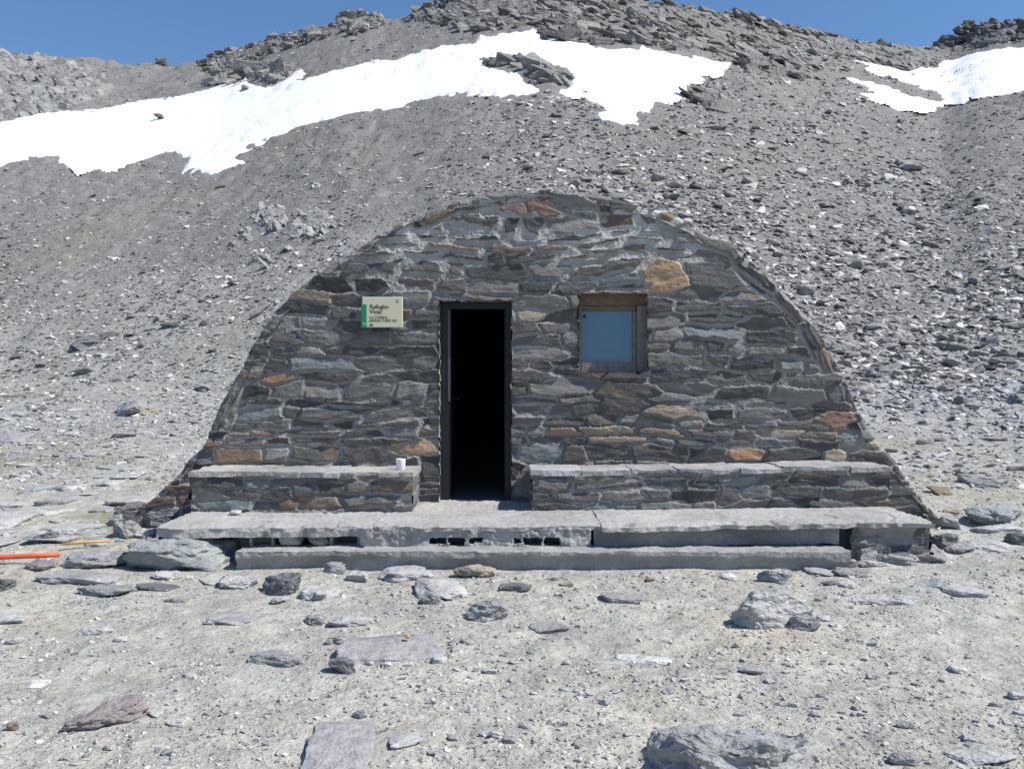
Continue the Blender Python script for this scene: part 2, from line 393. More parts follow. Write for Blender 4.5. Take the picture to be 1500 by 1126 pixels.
ROCKS = [
 (412,870,64,33,.85,DARK,'dark upright block just below the left half of the concrete ledge',-.1),
 (410,884,28,13,.6,PALE,'small pale stone at the foot of the dark upright block'),
 (466,883,60,26,.5,PALE,'light lumpy stone touching the right side of the dark upright block'),
 (490,842,34,20,.8,GREY,'pointed grey stone leaning on the face of the concrete ledge',.3),
 (525,850,36,19,.7,PALE,'smooth pale stone next to the pointed stone under the ledge'),
 (595,852,90,28,.4,PALE,'broad broken slab lying against the ledge left of the tan dome'),
 (697,847,66,23,.6,TAN,'tan rounded dome of stone under the ledge below the doorway'),
 (645,882,88,38,.35,PALE,'wide light slab lying before the tan dome below the doorway'),
 (632,887,30,20,.75,GREY,'dark wedge under the front edge of the wide light slab'),
 (755,866,50,18,.6,DARK,'small dark stone right of the wide light slab below the doorway'),
 (715,910,66,37,.72,GREY,'chunky grey boulder standing alone in front of the doorway'),
 (802,926,66,23,.3,GREY,'thin flat grey flag right of the chunky boulder before the doorway'),
 (463,916,36,22,.6,MAUVE,'brownish stone touching the left end of a pale stone left of the chunky boulder'),
 (513,921,64,20,.45,PALE,'pale stone half sunk in gravel right of the brownish stone'),
 (495,948,32,19,.6,GREY,'small knobbly stone just in front of the half sunk pale stone'),
 (402,981,84,32,.5,GREY,'long low rock with a dark blunt left end, in the left foreground',.15),
 (568,974,165,42,.12,MAUVE,'longest flat slab in the foreground, carrying a tiny orange pebble',.28),
 (502,989,42,27,.8,DARK,'dark block under the left end of the longest flat slab'),
 (497,1150,112,108,.1,MAUVE,'big flat slab cut by the bottom edge left of centre',.05),
 (717,986,27,12,.5,PALE,'small pale oval stone right of the longest flat slab'),
 (634,1036,24,9,.5,MAUVE,'tiny flat stone above and right of the big bottom slab'),
 (597,1103,52,36,.25,PALE,'cracked pale flat stone right of the big bottom slab'),
 (746,1096,22,14,.6,GREY,'lone grey oval pebble near the bottom edge, mid way to the great boulder'),
 (830,858,24,10,.6,TAN,'tan chip on the gravel under the middle of the ledge'),
 (910,886,62,24,.3,MAUVE,'flat grey slab with a broken left edge below the window'),
 (952,854,15,8,.6,BROWN,'small brown chip on the orange tinted gravel below the window'),
 (1010,833,24,13,.7,WHITE,'white chunk close to the ledge right of the window'),
 (1067,850,26,12,.5,WHITE,'flat white chip right of the white chunk by the ledge'),
 (1135,856,54,24,.7,GREY,'layered grey stone above the large pale boulder'),
 (1130,922,122,62,.78,PALE,'large pale rounded boulder on the gravel right of the doorway',.15),
 (1177,926,48,27,.7,GREY,'smooth grey stone tucked under the right end of the large pale boulder'),
 (1103,988,42,16,.5,MAUVE,'lone flat stone in front of the large pale boulder'),
 (1066,1232,290,226,.6,GREY*1.1,'great boulder rising from the bottom edge right of centre',-.1),
 (1194,1051,18,14,.6,PALE,'pale pebble above the right shoulder of the great bottom boulder'),
 (943,972,82,17,.3,WHITE,'whitish hump of stone mostly buried in the gravel below the window'),
 (1212,831,34,15,.6,TAN,'tan stone at the right end of the concrete ledge'),
 (1243,832,30,16,.75,GREY,'grey wedge just right of the end of the concrete ledge'),
 (1275,831,46,15,.5,PALE,'light slab right of the grey wedge at the end of the ledge'),
 (1197,846,44,16,.2,MAUVE,'thin pale flake lying before the right end of the ledge'),
 (1244,847,52,18,.6,GREY,'stepped grey stone in front of the light slab at the end of the ledge'),
 (1217,857,28,8,.6,DARK,'thin dark sliver left of the stepped grey stone'),
 (1280,885,80,22,.45,PALE,'rough pale slab on the gravel right of the large pale boulder'),
 (1328,886,40,18,.6,PALE,'pale stone with a dark hollow at the right end of the rough pale slab'),
 (1367,861,50,15,.6,GREEN,'greenish flat stone behind the pale flag at the right'),
 (1412,876,58,22,.35,PALE,'pale flag touching the greenish flat stone at the right'),
 (1464,775,108,44,.62,GREEN,'long dark block with a pale greenish top at the right edge',.12),
 (1455,783,72,22,.35,PALE,'light flag lying against the long dark block at the right edge'),
 (1492,798,44,22,.8,DARK,'dark stone at the right edge under the light flag'),
 (1448,808,64,25,.4,PALE,'pale slab below the light flag at the right edge'),
 (1377,728,29,16,.65,BROWN,'brown stone on the gravel beside the right foot of the hut'),
 (1435,715,45,25,.65,GREY,'grey stone up the slope behind the long dark block'),
 (1392,754,26,11,.5,TAN,'tan chip between the right foot of the hut and the long dark block'),
 (1402,813,50,24,.5,GREY,'grey slab between the right foot of the hut and the pale slab'),
 (1272,826,46,26,.8,GREEN,'greenish blocky stone walled into the right end of the terrace'),
 (1316,828,58,26,.7,MAUVE,'mauve stone in the rubble at the right end of the terrace'),
 (1358,824,50,32,.7,GREY,'grey stone outermost in the rubble at the right end of the terrace'),
 (1492,1023,34,17,.6,PALE,'small stone with a bright top cut by the right edge'),
 (1327,1066,30,14,.6,GREY,'small dark edged stone right of the great bottom boulder'),
 (1432,1122,102,32,.12,PALE,'pale flat sheet of rock in the bottom right corner',.3),
 (1322,1124,46,24,.6,GREY,'rough stone at the bottom edge between the great boulder and the pale sheet'),
 (1277,946,17,9,.6,GREEN,'small greenish chip right of the lone flat stone'),
 (157,1071,118,56,.5,RED,'reddish tapering rock in the left foreground',.35),
 (18,1070,18,15,.7,BROWN,'small brown stone left of the reddish rock at the left edge'),
 (258,1061,28,15,.6,PALE,'pale stone on the gravel right of the reddish rock'),
 (57,1007,30,14,.25,WHITE,'white thin flake on the gravel above the reddish rock'),
 (161,1099,20,13,.6,PALE,'pale pebble under the reddish rock'),
 (266,840,168,64,.62,GREEN,'massive toe rock with a pale top, against the left end of the ledge',-.06),
 (147,836,100,40,.5,MAUVE,'broad mauve rock left of the massive toe rock'),
 (188,790,42,32,.75,GREY,'round grey stone behind the massive toe rock'),
 (203,768,66,36,.8,DARK,'dark square block at the foot of the left end of the hut',.3),
 (66,798,36,20,.75,DARK,'dark stone behind the red pole at the left'),
 (122,856,132,20,.2,MAUVE,'long thin slab in front of the broad mauve rock'),
 (157,873,86,23,.5,GREY,'slab with a black underside in front of the long thin slab'),
 (62,838,46,20,.6,RED,'reddish stone under the tip of the red pole'),
 (5,866,30,24,.7,DARK,'dark stone at the left edge under the red pole'),
 (248,851,42,19,.5,PALE,'pale stone in front of the massive toe rock'),
 (230,866,68,15,.4,DARK,'dark flat slab lying on gravel before the massive toe rock'),
 (310,855,40,14,.35,PALE,'thin pale chip in front of the right end of the massive toe rock'),
 (348,862,60,26,.6,PALE,'crumbly pale chunk left of the dark upright block'),
 (338,915,76,19,.15,MAUVE,'pale slab nearly level with the gravel below the crumbly chunk'),
 (140,932,50,17,.5,PALE,'pale wedge on the open gravel in the left foreground'),
 (16,912,52,22,.3,PALE,'pale low slab at the left edge of the open gravel'),
 (258,881,36,11,.5,GREY,'small grey chip above the pale level slab'),
 (195,609,50,31,.7,MAUVE,'lone square mauve block on the mossy slope left of the hut',.3),
 (221,608,26,14,.7,TAN,'small wedge beside the lone square mauve block'),
 (318,572,54,17,.6,GREY,'grey block on the slope close to the left edge of the hut wall'),
 (150,510,84,38,.65,DARK,'dark mossy outcrop stone at the foot of the left slope'),
 (256,481,30,14,.8,DARK,'dark twin block high on the slope left of the sign'),
 (12,515,36,19,.3,WHITE,'white flat stone at the left edge at the foot of the slope'),
 (162,518,30,13,.4,WHITE,'white stone in front of the dark mossy outcrop stone'),
 (135,547,34,17,.6,GREY,'grey squat stone below the dark mossy outcrop stone'),
 (129,557,24,9,.5,WHITE,'white chip touching the grey squat stone'),
 (22,621,64,34,.6,GREEN,'greenish boulder at the left edge of the mossy slope'),
 (24,652,80,26,.1,MAUVE,'smooth mauve sheet below the greenish boulder at the left edge'),
 (270,600,40,9,.5,GREY,'thin slab right of the lone square mauve block'),
 (14,782,84,56,.3,PALE,'large pale slab at the left edge above the red pole'),
 (98,792,78,36,.4,PALE,'large pale rock above the ochre stick'),
 (205,742,64,24,.25,PALE,'pale flat slab behind the dark square block by the hut'),
 (466,275,18,13,.7,WHITE,'bright white stone high on the slope left of the hut roof'),
 (495,300,22,10,.7,DARK,'dark block below the bright white stone on the slope'),
 (1195,480,26,13,.5,GREY,'grey slab on the scree beside the right shoulder of the hut'),
 (1302,385,32,13,.4,PALE,'squarish pale slab on the scree high right of the window'),
 (1366,412,29,11,.3,WHITE,'bright slab on the scree right of the squarish pale slab'),
 (1480,447,32,15,.4,WHITE,'bright slab at the right edge of the scree'),
 (1456,497,30,14,.4,WHITE,'bright leaning slab on the scree below the right edge slab'),
 (1322,492,30,9,.4,WHITE,'bright thin slab on the scree level with the window'),
 (1405,567,46,10,.4,PALE,'long pale slab at the foot of the scree right of the hut'),
 (1435,585,34,16,.3,MAUVE,'round mauve plate under the long pale slab'),
 (1371,646,30,7,.6,DARK,'dark stone alone on the sandy slope right of the hut'),
 (1460,644,46,7,.5,GREY,'thin grey stone right of the lone dark stone on the sandy slope'),
 (1035,190,40,14,.5,GREEN,'long greenish slab on the scree under the right end of the snowfield'),
 (363,135,18,10,.8,MAUVE,'dark boulder lying alone on the snow below the left outcrop'),
 (235,181,12,5,.7,DARK,'small dark stone alone in the middle of the snowfield'),
 (1384,806,44,30,.75,DARK,'dark blocky stone at the outer corner of the terrace right end'),
 (1388,776,36,22,.8,GREEN,'greenish dark stone covering the right foot of the hut wall'),
 (1342,806,40,18,.7,DARK,'dark flat stone wedged behind the rubble at the right end of the terrace'),
 (236,774,46,28,.8,DARK,'dark rough stone between the hut wall foot and the terrace left end'),
 (176,772,30,22,.75,GREY,'grey stone leaning outside the dark square block by the hut'),
 (214,790,34,18,.6,PALE,'pale stone wedged between the round grey stone and the terrace left end'),
 (300,800,60,18,.6,GREY,'grey rubble stone filling the gap under the terrace left end'),
]
for i, r in enumerate(ROCKS):
    cx, bot, w, h, fr, col, lab = r[:7]
    if not lab: continue
    yaw = r[7] if len(r) > 7 else random.uniform(-.25, .25)
    big = w > 90
    flat = fr < .36
    o = put_rock(cx, bot, w, h, fr, col, lab, 100+i, yaw, cuts=16 if w > 200 else (11 if big else (7 if w > 45 else 5)),
             rough=.05 if flat else .085, block=.8 if ('rounded' in lab or 'great' in lab) else (.45 if flat else .6), n=30 if ('rounded' in lab or 'great' in lab) else (16 if flat else 20), smooth=1)
    if 'alone on the snow' in lab or 'middle of the snowfield' in lab: o.location.z += .45

rs = random.Random(21)
taken = [(r[0], r[1]-r[3]*.4, r[2]*.5) for r in ROCKS]
nslab = 0
while nslab < 60:
    cx, bot = rs.uniform(-30, 285), rs.uniform(590, 812)
    if inpoly(np.array([cx+25]), np.array([bot-5]), [(165,770),(215,725),(262,690),(301,640),(344,540),(600,540),(600,830),(190,830)])[0]: continue
    w = rs.uniform(22, 48)*(.55+.9*(bot-590)/220)
    if any(abs(cx-a) < (w*.4+c*.8) and abs(bot-b) < 9 for a, b, c in taken): continue
    taken.append((cx, bot, w*.5)); nslab += 1
    o = put_rock(cx, bot, w, w*rs.uniform(.22, .42), rs.uniform(.15, .4), [PALE, PALE, GREY*1.15, MAUVE, GREEN*1.1][nslab % 5], 'pale flat schist slab bedded in the stony ground left of the hut', 1200+nslab, rs.uniform(-.5, .5), 0, 4, .06, .5, n=14, cat='rock', name='rock')
    o['group'] = 'flat slabs bedded in the ground left of the hut'
# pebble on the slab
px_, d_ = ground_at([597], [950])
V, Fc = rock_mesh(901, (.03, .028, .022), 2)
o = mesh_np('pebble', V, Fc, np.tile(np.array([.55, .32, .12]), (len(V), 1)), M_rock)
o.location = (float(px_[0]), float(d_[0])+CAMY, float(terr(px_, d_)[0])+.05)
tag(o, 'tiny orange pebble lying on the longest flat slab', 'pebble')

# ------------------------------------------------------------------ crags
def crag(poly, count, size, label, seed, strike=.0, dip=.5, colr=GREY, colv=.25, rise=.6, aspect=(1., .6, .28), cut=2, jit=.3, blockn=.5):
    rg = np.random.default_rng(seed)
    P = np.array(poly); px, py = [], []
    while len(px) < count:
        a = rg.uniform(P[:, 0].min(), P[:, 0].max()); b = rg.uniform(P[:, 1].min(), P[:, 1].max())
        if inpoly(np.array([a]), np.array([b]), poly)[0]: px.append(a); py.append(b)
    x, d = ground_at(px, py)
    # points above the terrain's own skyline are held at the ridge
    VV, FF, CC, n = [], [], [], 0
    pool = [rock_mesh(seed*50+k, aspect, cut, .07, blockn, 14, 0) for k in range(18)]
    for k in range(count):
        s = size*rg.lognormal(0, .3)
        V, Fc = pool[rg.integers(18)]; V = V*np.array([s, s*rg.uniform(.8, 1.25), s*rg.uniform(.7, 1.5)])*np.where(rg.random(3) < .5, -1, 1)*np.array([1, 1, 1])
        R = Matrix.Rotation(strike + rg.normal(0, jit*.6), 3, 'Y') @ Matrix.Rotation(dip + rg.normal(0, jit), 3, 'X') @ Matrix.Rotation(rg.normal(0, .4), 3, 'Z')
        V = V @ np.array(R).T
        row_z = HZ + (CY-py[k])*d[k]/F
        zt = float(terr(x[k:k+1], d[k:k+1])[0])
        z = max(zt, min(row_z, zt+size*2.5)) - s*aspect[2]*.4 + rise*rg.uniform(-.3, .6)*s*.4
        V = V + np.array([x[k], d[k]+CAMY, z])
        c = colr*(1+colv*rg.normal())*(1+.012*rg.normal(size=3))
        VV.append(V); FF.append(Fc+n); n += len(V); CC.append(np.tile(np.clip(c, .05, .6), (len(V), 1)))
    # the bedrock the blocks break out of
    gx = np.arange(P[:, 0].min()-4, P[:, 0].max()+4, 2.5); gy = np.arange(P[:, 1].min()-4, P[:, 1].max()+6, 2.0)
    A, B = np.meshgrid(gx, gy, indexing='ij'); sd = sdist(A, B, poly); bx_, bd_ = ground_at(A.ravel(), B.ravel())
    bz_ = terr(bx_, bd_) + np.clip(sd.ravel()*.06, -.3, .35)*min(1, size) + .25*size*np.abs(fbm(bx_*.9, bd_*.9, seed*1.0, 4)) - .1
    m_ = (sd > -3); m_ = m_[:-1, :-1] & m_[1:, :-1] & m_[1:, 1:] & m_[:-1, 1:]
    gf = grid_faces(len(gx), len(gy), m_)
    bv, gf, _ = compact(np.stack([bx_, bd_+CAMY, bz_], -1), gf)
    VV.append(bv); FF.append(np.concatenate([gf[:, [0, 1, 2]], gf[:, [0, 2, 3]]])+n); CC.append(np.tile(colr*.9, (len(bv), 1))); n += len(bv)
    o = mesh_np('rock_outcrop', np.concatenate(VV), np.concatenate(FF), np.concatenate(CC), M_crag, None, False)
    tag(o, label, 'rock outcrop')

GREY = GREY*np.array([1.03, 1, .95]); CR = GREY*.88; CD = DARK*1.2
crag([(-40,82),(60,80),(110,92),(150,110),(165,130),(140,150),(100,160),(30,172),(-40,182)], 700, .85, 'pale fractured cliff of grey rock above the left end of the snowfield', 11, .75, .7, PALE*.68, .17, .35, (1.5, .9, .22))
crag([(224,94),(246,94),(236,84)], 9, .75, 'small dark spire standing up from the low left skyline', 12, 0, .2, CD, .1, .3, (1.0, .7, .8))
crag([(285,88),(390,58),(470,38),(490,50),(390,82),(300,110)], 260, .8, 'line of broken rocks along the left skyline below the first crag', 13, -.2, .3, CR, .25, .5, (1., .6, .4))
crag([(290,128),(330,104),(365,84),(385,92),(420,98),(432,106),(420,118),(395,124),(360,112),(340,124),(310,130)], 130, 1.15, 'grey bouldery outcrop on the upper edge of the snow at left', 14, -.2, .4, GREY, .2, .7, (1., .7, .5))
crag([(485,40),(500,20),(530,18),(560,26),(560,40),(520,50)], 130, .8, 'grey broken crag on the skyline left of the summit', 15, -.2, .3, GREY, .2, .7, (1., .7, .5))
crag([(590,28),(625,12),(650,-10),(900,-20),(960,5),(990,22),(1010,60),(1008,80),(940,70),(870,66),(800,56),(790,38),(730,46),(690,48),(640,42),(612,34)], 1500, .82, 'big dark summit crag above the middle of the snowfield', 16, .28, .55, CR*.9, .28, .9, (1.3, .7, .4))
crag([(705,93),(720,86),(768,86),(781,94),(760,103),(730,99)], 50, .85, 'rocky island in the snow, the upper of two beside the summit', 17, .3, .4, GREY, .2, .6, (1.2, .7, .45))
crag([(772,104),(800,102),(833,118),(830,130),(790,131),(778,124)], 60, .8, 'rocky island in the snow, the lower of two beside the summit', 18, .3, .4, CR, .2, .6, (1.2, .7, .45))
crag([(960,5),(1080,22),(1110,26),(1250,60),(1370,74),(1378,98),(1330,104),(1280,92),(1230,84),(1190,80),(1120,64),(1060,84),(1012,72)], 1500, .85, 'long ridge of dark slabs dipping right towards the saddle', 19, .42, .6, CR*.92, .28, .6, (1.5, .6, .26))
crag([(1372,66),(1390,52),(1405,40),(1440,34),(1500,28),(1560,15),(1560,66),(1490,66),(1440,70)], 380, .95, 'dark blocky crag above the snow at the far right', 20, .1, .3, CD*.9, .2, .9, (1.1, .8, .6))
crag([(1008,142),(1040,135),(1090,160),(1075,172),(1040,168)], 34, 1.1, 'dark tilted slabs on the scree under the right end of the snowfield', 21, .45, .5, CR*.8, .2, .5, (1.6, .6, .25))
crag([(1080,60),(1110,56),(1180,98),(1170,122),(1120,112),(1090,100)], 80, 1.3, 'band of dark slabs running down below the right ridge', 22, .5, .5, CR*.8, .2, .5, (1.6, .6, .25))
crag([(372,314),(395,300),(415,306),(425,330),(400,345),(378,330)], 40, .5, 'pale upright slabs of the outcrop on the left slope', 23, .8, .5, PALE*.74, .15, .25, (1.0, .7, .16))
crag([(335,350),(370,338),(375,352),(350,365)], 24, .38, 'pale shattered stones left of the upright slabs on the left slope', 24, .8, .3, PALE*.7, .15, .2, (1.1, .6, .3))
crag([(430,318),(480,312),(500,330),(470,350),(430,350)], 44, .34, 'pale tilted flakes right of the upright slabs on the left slope', 25, .8, .4, PALE*.72, .15, .2, (1.2, .5, .2))
crag([(370,380),(390,370),(402,376),(388,390)], 16, .32, 'little pale outcrop lowest on the left slope', 26, .7, .3, PALE*.74, .12, .2, (1.2, .5, .25))

# ------------------------------------------------------------------ scree and gravel
HUT = [(165,762),(215,735),(262,696),(301,648),(344,560),(366,515),(411,453),(470,398),(567,335),(640,306),(772,277),(875,288),(976,313),(1040,347),(1116,397),(1168,450),(1212,502),(1261,608),(1311,678),(1375,760),(1375,790),(1245,835),(345,840),(200,780)]
def lowpoly(n, rg, pts=11, bl=.55):
    T = []
    for k in range(n):
        V, Fc = rock_mesh(int(rg.integers(1e6)), (1, 1, 1), 0, 0, bl, pts, 0)
        T.append((V-np.array([0, 0, .5]), Fc))
    return T

def scatter(name, x, d, L, cols, T, seed, mat, sink=.2, asp=(1, .68, .24), tiltamt=.26, zbias=None):
    rg = np.random.default_rng(seed); N_ = len(x)
    z = terr(x, d); e = .35*L+.02
    sx = (terr_base(x+e, d)-terr_base(x-e, d))/(2*e); sy = (terr_base(x, d+e)-terr_base(x, d-e))/(2*e)
    kind = rg.integers(len(T), size=N_); VV, FF, CC, n = [], [], [], 0
    yaw = rg.normal(0, .9, N_); tx = rg.normal(0, tiltamt, N_) + np.arctan(sy)*.8; ty = rg.normal(0, tiltamt, N_) - np.arctan(sx)*.8
    hh = asp[2]*rg.uniform(.6, 1.5, N_); ww = asp[1]*rg.uniform(.7, 1.3, N_)
    for k, (tv, tf) in enumerate(T):
        i = np.where(kind == k)[0]
        if not len(i): continue
        v = tv[None]*np.stack([L[i], L[i]*ww[i], L[i]*hh[i]], -1)[:, None, :]
        c, s = np.cos(yaw[i])[:, None], np.sin(yaw[i])[:, None]
        X, Y, Z = v[..., 0]*c-v[..., 1]*s, v[..., 0]*s+v[..., 1]*c, v[..., 2]
        c, s = np.cos(tx[i])[:, None], np.sin(tx[i])[:, None]; Y, Z = Y*c-Z*s, Y*s+Z*c
        c, s = np.cos(ty[i])[:, None], np.sin(ty[i])[:, None]; X, Z = X*c+Z*s, -X*s+Z*c
        P = np.stack([X+x[i][:, None], Y+(d[i]+CAMY)[:, None], Z+(z[i]+L[i]*hh[i]*(.5-sink))[:, None]], -1)
        m = len(tv); f = tf[None]+(np.arange(len(i))*m)[:, None, None]+n
        VV.append(P.reshape(-1, 3)); FF.append(f.reshape(-1, 3)); CC.append(np.repeat(cols[i], m, 0)); n += m*len(i)
    return mesh_np(name, np.concatenate(VV), np.concatenate(FF), np.concatenate(CC), mat, None, False)

def stone_cols(n, rg, base=.2, spread=.35, hi=.06):
    v = base*np.exp(rg.normal(0, spread, n)); v = np.where(rg.random(n) < hi, base*2.4, v)
    c = np.stack([v, v, v*1.005], -1)*(1+.012*rg.normal(size=(n, 3)))
    g = rg.random(n) < .12; c[g] *= np.array([.95, 1.01, 1.01]); w = rg.random(n) < .1; c[w] *= np.array([1.05, 1.0, .92])
    return np.clip(c, .04, .62)

rg = np.random.default_rng(5)
T = lowpoly(36, rg)
def sample(n, y0, y1, x0=-330, x1=1830):
    px = rg.uniform(x0, x1, n); py = rg.uniform(y0, y1, n)
    sky = np.interp(px, _tp, _tr)
    k = (py > sky+2)
    for s in SNOWS: k &= ~(sdist(px, py, s) > -1)
    gx_, gd_ = ground_at(px, py)
    k &= ~((gx_ > -3.5) & (gx_ < 3.85) & (gd_ > 7.75) & (gd_ < 13.7))
    return px[k], py[k]
# hillside
px, py = sample(135000, 0, 720)
right = sst(560, 900, px+ .25*(py-300))
fine = fbm(px*.012, py*.02, 1.5, 3)
dens = np.where(rg.random(len(px)) < (.8+.2*right+.2*fine)*np.where(px > 1150, 1-.8*sst(560, 625, py), 1), True, False); px, py, right, fine = px[dens], py[dens], right[dens], fine[dens]
s = (2.3+2.0*right*(1-.45*sst(1250, 1450, px)*(1-sst(230, 330, py))))*np.exp(rg.normal(0, .48, len(px)))*(1+.2*fine)*(.72+.6*sst(120, 440, py))*np.exp(.35*fbm(px*.006+py*.012, py*.004-px*.002, 5.5, 3))
s = np.clip(s, 1.5, 24)
x, d = ground_at(px, py); L = s*d/F*1.25
vis = ~inpoly(px, py, HUT) & (px > 0) & (px < 1500); big = np.argsort(-s*vis)[:120]
sel = np.zeros(len(s), bool); sel[big] = True
col = stone_cols(len(x), rg, .25, .42, .06)*np.array([1.04, 1, .95]); near = (d < 17)
col[near] = stone_cols(near.sum(), rg, .32, .32, .06)
o = scatter('scree', x[~sel], d[~sel], L[~sel], col[~sel], T, 6, M_scree)
tag(o, 'countless loose grey stones covering the mountain slope', 'scree', None, 'stuff')
indiv = [(px[i], x[i], d[i], L[i], col[i], 'hill') for i in big]
# valley floor and foreground
px, py = sample(46000, 600, 1180)
kq = fbm(px*.006, py*.012, 12.5, 4) > -.28+.25*rg.normal(size=len(px)); px, py = px[kq], py[kq]
s = 2.8*np.exp(rg.normal(0, .55, len(px)))*(1+.45*sst(850, 1126, py))*np.exp(.35*fbm(px*.008, py*.016, 2.5, 3)); s = np.clip(s, 1.8, 26)
x, d = ground_at(px, py)
keep = ~((x > -2.75) & (x < 3.2) & (d > 6.3) & (d < 8.2)); px, py, s, x, d = px[keep], py[keep], s[keep], x[keep], d[keep]
L = s*d/F
vis = ~inpoly(px, py, HUT) & (px > 0) & (px < 1500) & (py < 1126); big = np.argsort(-s*vis)[:110]; sel = np.zeros(len(s), bool); sel[big] = True
col = stone_cols(len(x), rg, .345, .22, .015)*np.array([1.03, 1, .94])
o = scatter('gravel', x[~sel], d[~sel], L[~sel], col[~sel], T, 8, M_scree, .42, (1, .75, .5), .3)
tag(o, 'fine pale gravel and pebbles strewn over the ground around the hut', 'gravel', None, 'stuff')
indiv += [(px[i], x[i], d[i], L[i], col[i], 'fore') for i in big]

protos = []
for k in range(14):
    V, Fc = rock_mesh(700+k, (1, .72, .36), 3, .08, .55, 16, 1)
    me = mesh_np('stone', V, Fc, np.tile(np.array([.5, .5, .5]), (len(V), 1)), M_rock, None, True)
    protos.append(me)
M_tone = [GREY, PALE*1.05, DARK*1.4, MAUVE]
tones = {}
for k, p in enumerate(protos):
    for t, c in enumerate(M_tone):
        me = p.data.copy(); n = len(me.vertices); a = np.ones((n, 4), np.float32); a[:, :3] = c*(.85+.3*((k*7+t*3) % 10)/10)
        me.color_attributes['Col'].data.foreach_set('color', a.ravel()); tones[(k, t)] = me
LAB = {'hr': ('loose grey slab among the countless stones of the scree slope', 'loose slabs on the scree slope'),
       'fo': ('loose stone about a hand long among the gravel around the hut', 'loose stones on the gravel around the hut')}
for j, (pxx, xx, dd, ll, cc, kd) in enumerate(indiv):
    g = 'fo' if kd == 'fore' else 'hr'
    t = 0 if kd == 'hill' and cc[0] > .15 else (2 if cc[0] < .15 else (1 if cc[0] > .3 else 3))
    o = protos[0].copy(); o.data = tones[(j % 14, t)]; o.name = 'stone'; C.objects.link(o)
    o.scale = (ll, ll*random.uniform(.8, 1.3), ll*random.uniform(.8, 1.3))
    o.rotation_euler = (random.gauss(0, .12)+(.25 if kd == 'hill' else 0), random.gauss(0, .15), random.uniform(-.7, .7) + random.choice((0, math.pi)))
    o.location = (xx, dd+CAMY, float(terr(np.array([xx]), np.array([dd]))[0])-.1*ll)
    tag(o, LAB[g][0], 'stone', LAB[g][1])
for p in protos: bpy.data.objects.remove(p)

# ------------------------------------------------------------------ masonry relief
def wx(px, D=7.9): return (px-CX)*D/F
def wz(py, D=7.9): return HZ-(py-CY)*D/F

PAL = np.array([(.085,.085,.086),(.12,.119,.118),(.068,.069,.071),(.165,.163,.158),(.105,.10,.095),(.135,.128,.12),(.085,.086,.087),(.19,.185,.178)])
RUST = np.array([(.21,.15,.11),(.19,.155,.125),(.17,.115,.095),(.26,.225,.175),(.22,.185,.15)])
BLUE = np.array([(.18,.20,.20),(.165,.185,.19)])

